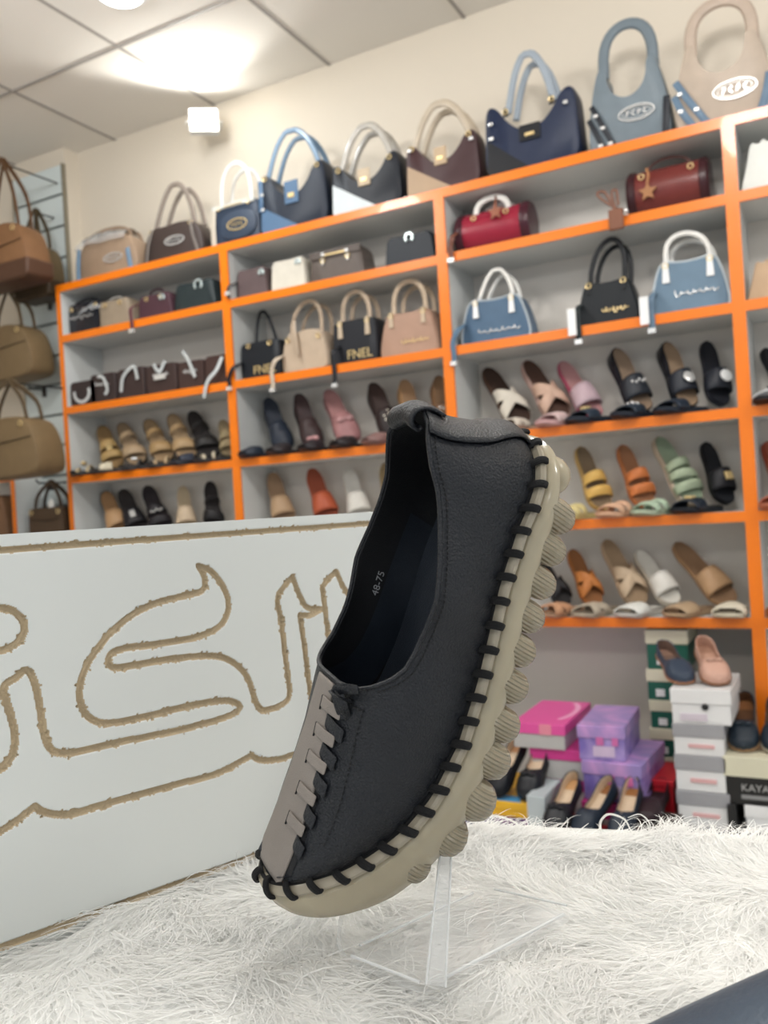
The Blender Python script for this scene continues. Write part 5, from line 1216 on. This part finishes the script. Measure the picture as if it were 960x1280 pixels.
# ------------------------------------------------------------------ ballet flats
def ballet(label,M4,col,inc,heelc=(60,46,40),L=.235,W=.078,bow=None,group='ballet flats on the shoe boxes',rim=None,solec=(40,36,34)):
    r=empty('ballet_flat',None,label,'shoe',group,mat=M4)
    UM=LM(col,.35); n=34
    fw=lambda t:max(float(ft(t)),.0)*W/2
    pts=[]; N_=12
    def wallpt(t,q,s):
        w_=fw(t); t0=.66
        Hc=.044-.016*sst(t,.7,1.)
        Hr=.040-.014*sst(t,.0,.45)
        if t>t0: a=math.pi/2*q; k=sst(t,.56,.70); return (L*t,s*w_*max(math.cos(a),0)**.6,.006+(Hc-.006)*math.sin(a)**.8*(1-sst(t,.93,1.0)*.45))
        k=sst(t,.52,t0); a=math.pi/2*q
        P1=(s*w_*(1-.10*q),.006+(Hr-.006)*q); P2=(s*w_*max(math.cos(a),0)**.6,.006+(Hc-.006)*math.sin(a)**.8)
        return (L*t+.0,P1[0]*(1-k)+P2[0]*k,P1[1]*(1-k)+P2[1]*k)
    ts=[.5-.5*math.cos(math.pi*i/n) for i in range(n+1)]
    m=MB()
    for s in (1,-1): m.grid([[wallpt(t,q/N_,s) for q in range(N_+1)] for t in ts])
    o=m.build('upper',[UM,LM(inc,.6)],r); 
    bm=bmesh.new(); bm.from_mesh(o.data); bmesh.ops.remove_doubles(bm,verts=bm.verts,dist=.0004); bmesh.ops.recalc_face_normals(bm,faces=bm.faces)
    fs=[f for f in bm.faces if f.calc_center_median().y>.02]
    if fs and sum(f.normal.y for f in fs)<0: bmesh.ops.reverse_faces(bm,faces=bm.faces)
    bm.to_mesh(o.data); bm.free(); o.data.polygons.foreach_set('use_smooth',[True]*len(o.data.polygons))
    sm=o.modifiers.new('t','SOLIDIFY'); sm.thickness=.002; sm.offset=-1; sm.material_offset=1
    rows=[[(L*(t+.0),fw(t)*1.04*s_,z_) for s_,z_ in ((-1,.0),(-1,.007),(0,.007),(1,.007),(1,.0),(0,0))] for t in [.004+.992*u for u in ts]]
    MB().loft(rows).build('sole',LM(solec,.5),r)
    MB().grid([[(L*(.015+.97*t),fw(t)*.9*s_,.0095) for s_ in np.linspace(-1,1,7)] for t in ts]).build('insole',LM(inc,.6),r)
    MB().grid([[(L*(.02+.2*t),fw(.02+.2*t)*.82*s_,.0105) for s_ in np.linspace(-1,1,7)] for t in np.linspace(0,1,8)]).build('heel_pad',LM(heelc,.5),r)
    rr=[wallpt(t,1,1) for t in ts if t<.66]+[wallpt(t,1,-1) for t in ts[::-1] if t<.66]
    MB().tube(rr,.0016,n=6,closed=True).build('topline',UM,r)
    if bow:
        for s_ in (-1,1): MB().ball((L*.72,s_*.012,.046),.011,10,6,sc=(.6,1,.5)).build('bow_loop',LM(bow),r)
        MB().ball((L*.72,0,.048),.005,8,6).build('bow_knot',LM(bow),r)
    return r
def tilt(toe_px,Y,z,ang,pitch,L=.235):
    # toe down front, heel raised at the back; z = height under the toe
    c=atY(toe_px[0],toe_px[1],Y); a=math.radians(ang); p=math.radians(pitch)
    d=Vector((math.cos(a)*math.cos(p),math.sin(a)*math.cos(p),-math.sin(p))); up=Vector((0,0,1)); up=(up-up.dot(d)*d).normalized(); y=up.cross(d)
    T=Vector((c.x,Y,z)); org=T-d*L
    return Matrix(((d.x,y.x,up.x,org.x),(d.y,y.y,up.y,org.y),(d.z,y.z,up.z,org.z),(0,0,0,1)))
BL_=(32,34,40); IN_=(214,192,166)
zy=zof(640,1003,2.24)
# pair on the yellow box
ballet('left black ballet flat of the pair on the yellow shoe box',tilt((617,990),2.25,zy+.004,-104,34,.2),BL_,IN_,(200,150,110),.20,.072)
ballet('right black ballet flat of the pair on the yellow shoe box',tilt((656,994),2.25,zy+.004,-98,34,.2),BL_,IN_,(206,190,160),.20,.072,bow=BL_)
zr=zof(715,1040,2.2)
ballet('single black ballet flat with beige insole standing on the red box',tilt((690,1048),2.15,zr+.004,-98,26,.2),BL_,IN_,(206,160,112),.20,.072,bow=BL_)
zb2=PLZ
r=pbox('dark red shoe box under the pair of navy flats at the fur edge',atY(728,1050,2.17).x,atY(792,1050,2.17).x,PLZ+.0005,zof(760,1058,2.17),2.165,.16,c_red,c_red,.3)
zz2=zof(760,1058,2.17)
ballet('left navy pointed flat of the pair before the magenta box',tilt((723,1062),2.168,zz2+.004,-112,30,.2),(44,54,68),IN_,(150,100,60),.20,.070)
ballet('right navy pointed flat of the pair before the magenta box',tilt((773,1066),2.168,zz2+.004,-96,30,.2),(44,54,68),IN_,(160,108,62),.20,.070)
ballet('dark purple shoe half hidden at the fur edge right of the navy pair',tilt((806,1056),2.25,PLZ+.088,-95,7,.2),(52,36,42),(60,44,50),(50,40,44),.20,.074)
r=pbox('dark brown shoe box carrying the dark purple shoe',atY(796,1040,2.2).x,atY(840,1040,2.2).x,PLZ+.0005,PLZ+.085,2.17,.2,mat('dark_brown_card',srgb(60,52,48),.5),mat('dark_brown_card',srgb(60,52,48),.5),.3)
zw=zof(877,862,2.36)
ballet('navy round-toed flat on top of the white tower',tilt((857,852),2.40,zw+.003,-62,16,.2),(62,74,92),(120,96,84),(150,120,104),.20,.076,solec=(170,120,90))
ballet('blush pink round-toed flat on top of the white tower',tilt((899,852),2.40,zw+.003,-70,20,.2),(206,164,146),(190,150,130),(170,130,110),.20,.078,bow=(196,156,138),solec=(150,104,76))
zk=zof(930,947,2.36)
ballet('navy fringed flat on the black lettered box, left of the pair',tilt((930,950),2.40,zk+.003,-88,24,.21),(38,50,62),(96,64,40),(130,86,52),.21,.080,bow=(38,50,62),solec=(176,140,104))
ballet('navy flat cut off by the right picture edge on the lettered box',tilt((972,952),2.40,zk+.003,-88,22,.21),(40,50,62),(110,84,60),(130,96,62),.21,.080,solec=(196,188,170))

# ------------------------------------------------------------------ dark shoe close by, bottom right corner
c=atZ(1022,1234,RT+.03)
r=empty('leather_shoe',Vector((c.x+.02,c.y-.03,RT)),'dark slate blue leather shoe lying on the fur in the bottom right corner','shoe'); r.rotation_euler.z=math.radians(38)
m=MB(); R=[]
for i,t in enumerate(np.linspace(0,1,22)):
    w_=.046*max(math.sin(math.pi*min(max(t,.002),.998)),0)**.42*(1-.12*t); hh=(.034+.026*sst(t,.15,.8))*(math.sin(math.pi*min(t*1.0+.004,.996))**.30)
    R.append([(-.13+.26*t,w_*math.cos(a),max(hh*max(math.sin(a),0)**.8,0)+.012) for a in [math.pi*j/16 for j in range(17)]])
m.grid(R); 
slm=leather('slate_leather',(78,92,108),.4)
o=m.build('upper',slm,r); sm=o.modifiers.new('t','SOLIDIFY'); sm.thickness=.002
m=MB(); R=[]
for t in np.linspace(0,1,22):
    w_=.048*max(math.sin(math.pi*min(max(t,.002),.998)),0)**.42*(1-.12*t); R.append([(-.132+.264*t,w_*s_,z_) for s_,z_ in ((-1,0),(-1,.012),(0,.014),(1,.012),(1,0),(0,0))])
m.loft(R); m.build('sole',LM((60,56,54)),r)
m=MB(); m.tube([(.075+.03*math.cos(a),.018*math.sin(a)-.004,.062+.006*math.cos(a)) for a in [2*math.pi*i/20 for i in range(20)]],.004,n=8,closed=True); m.build('collar',LM((58,50,46)),r)
bpy.context.view_layer.update()
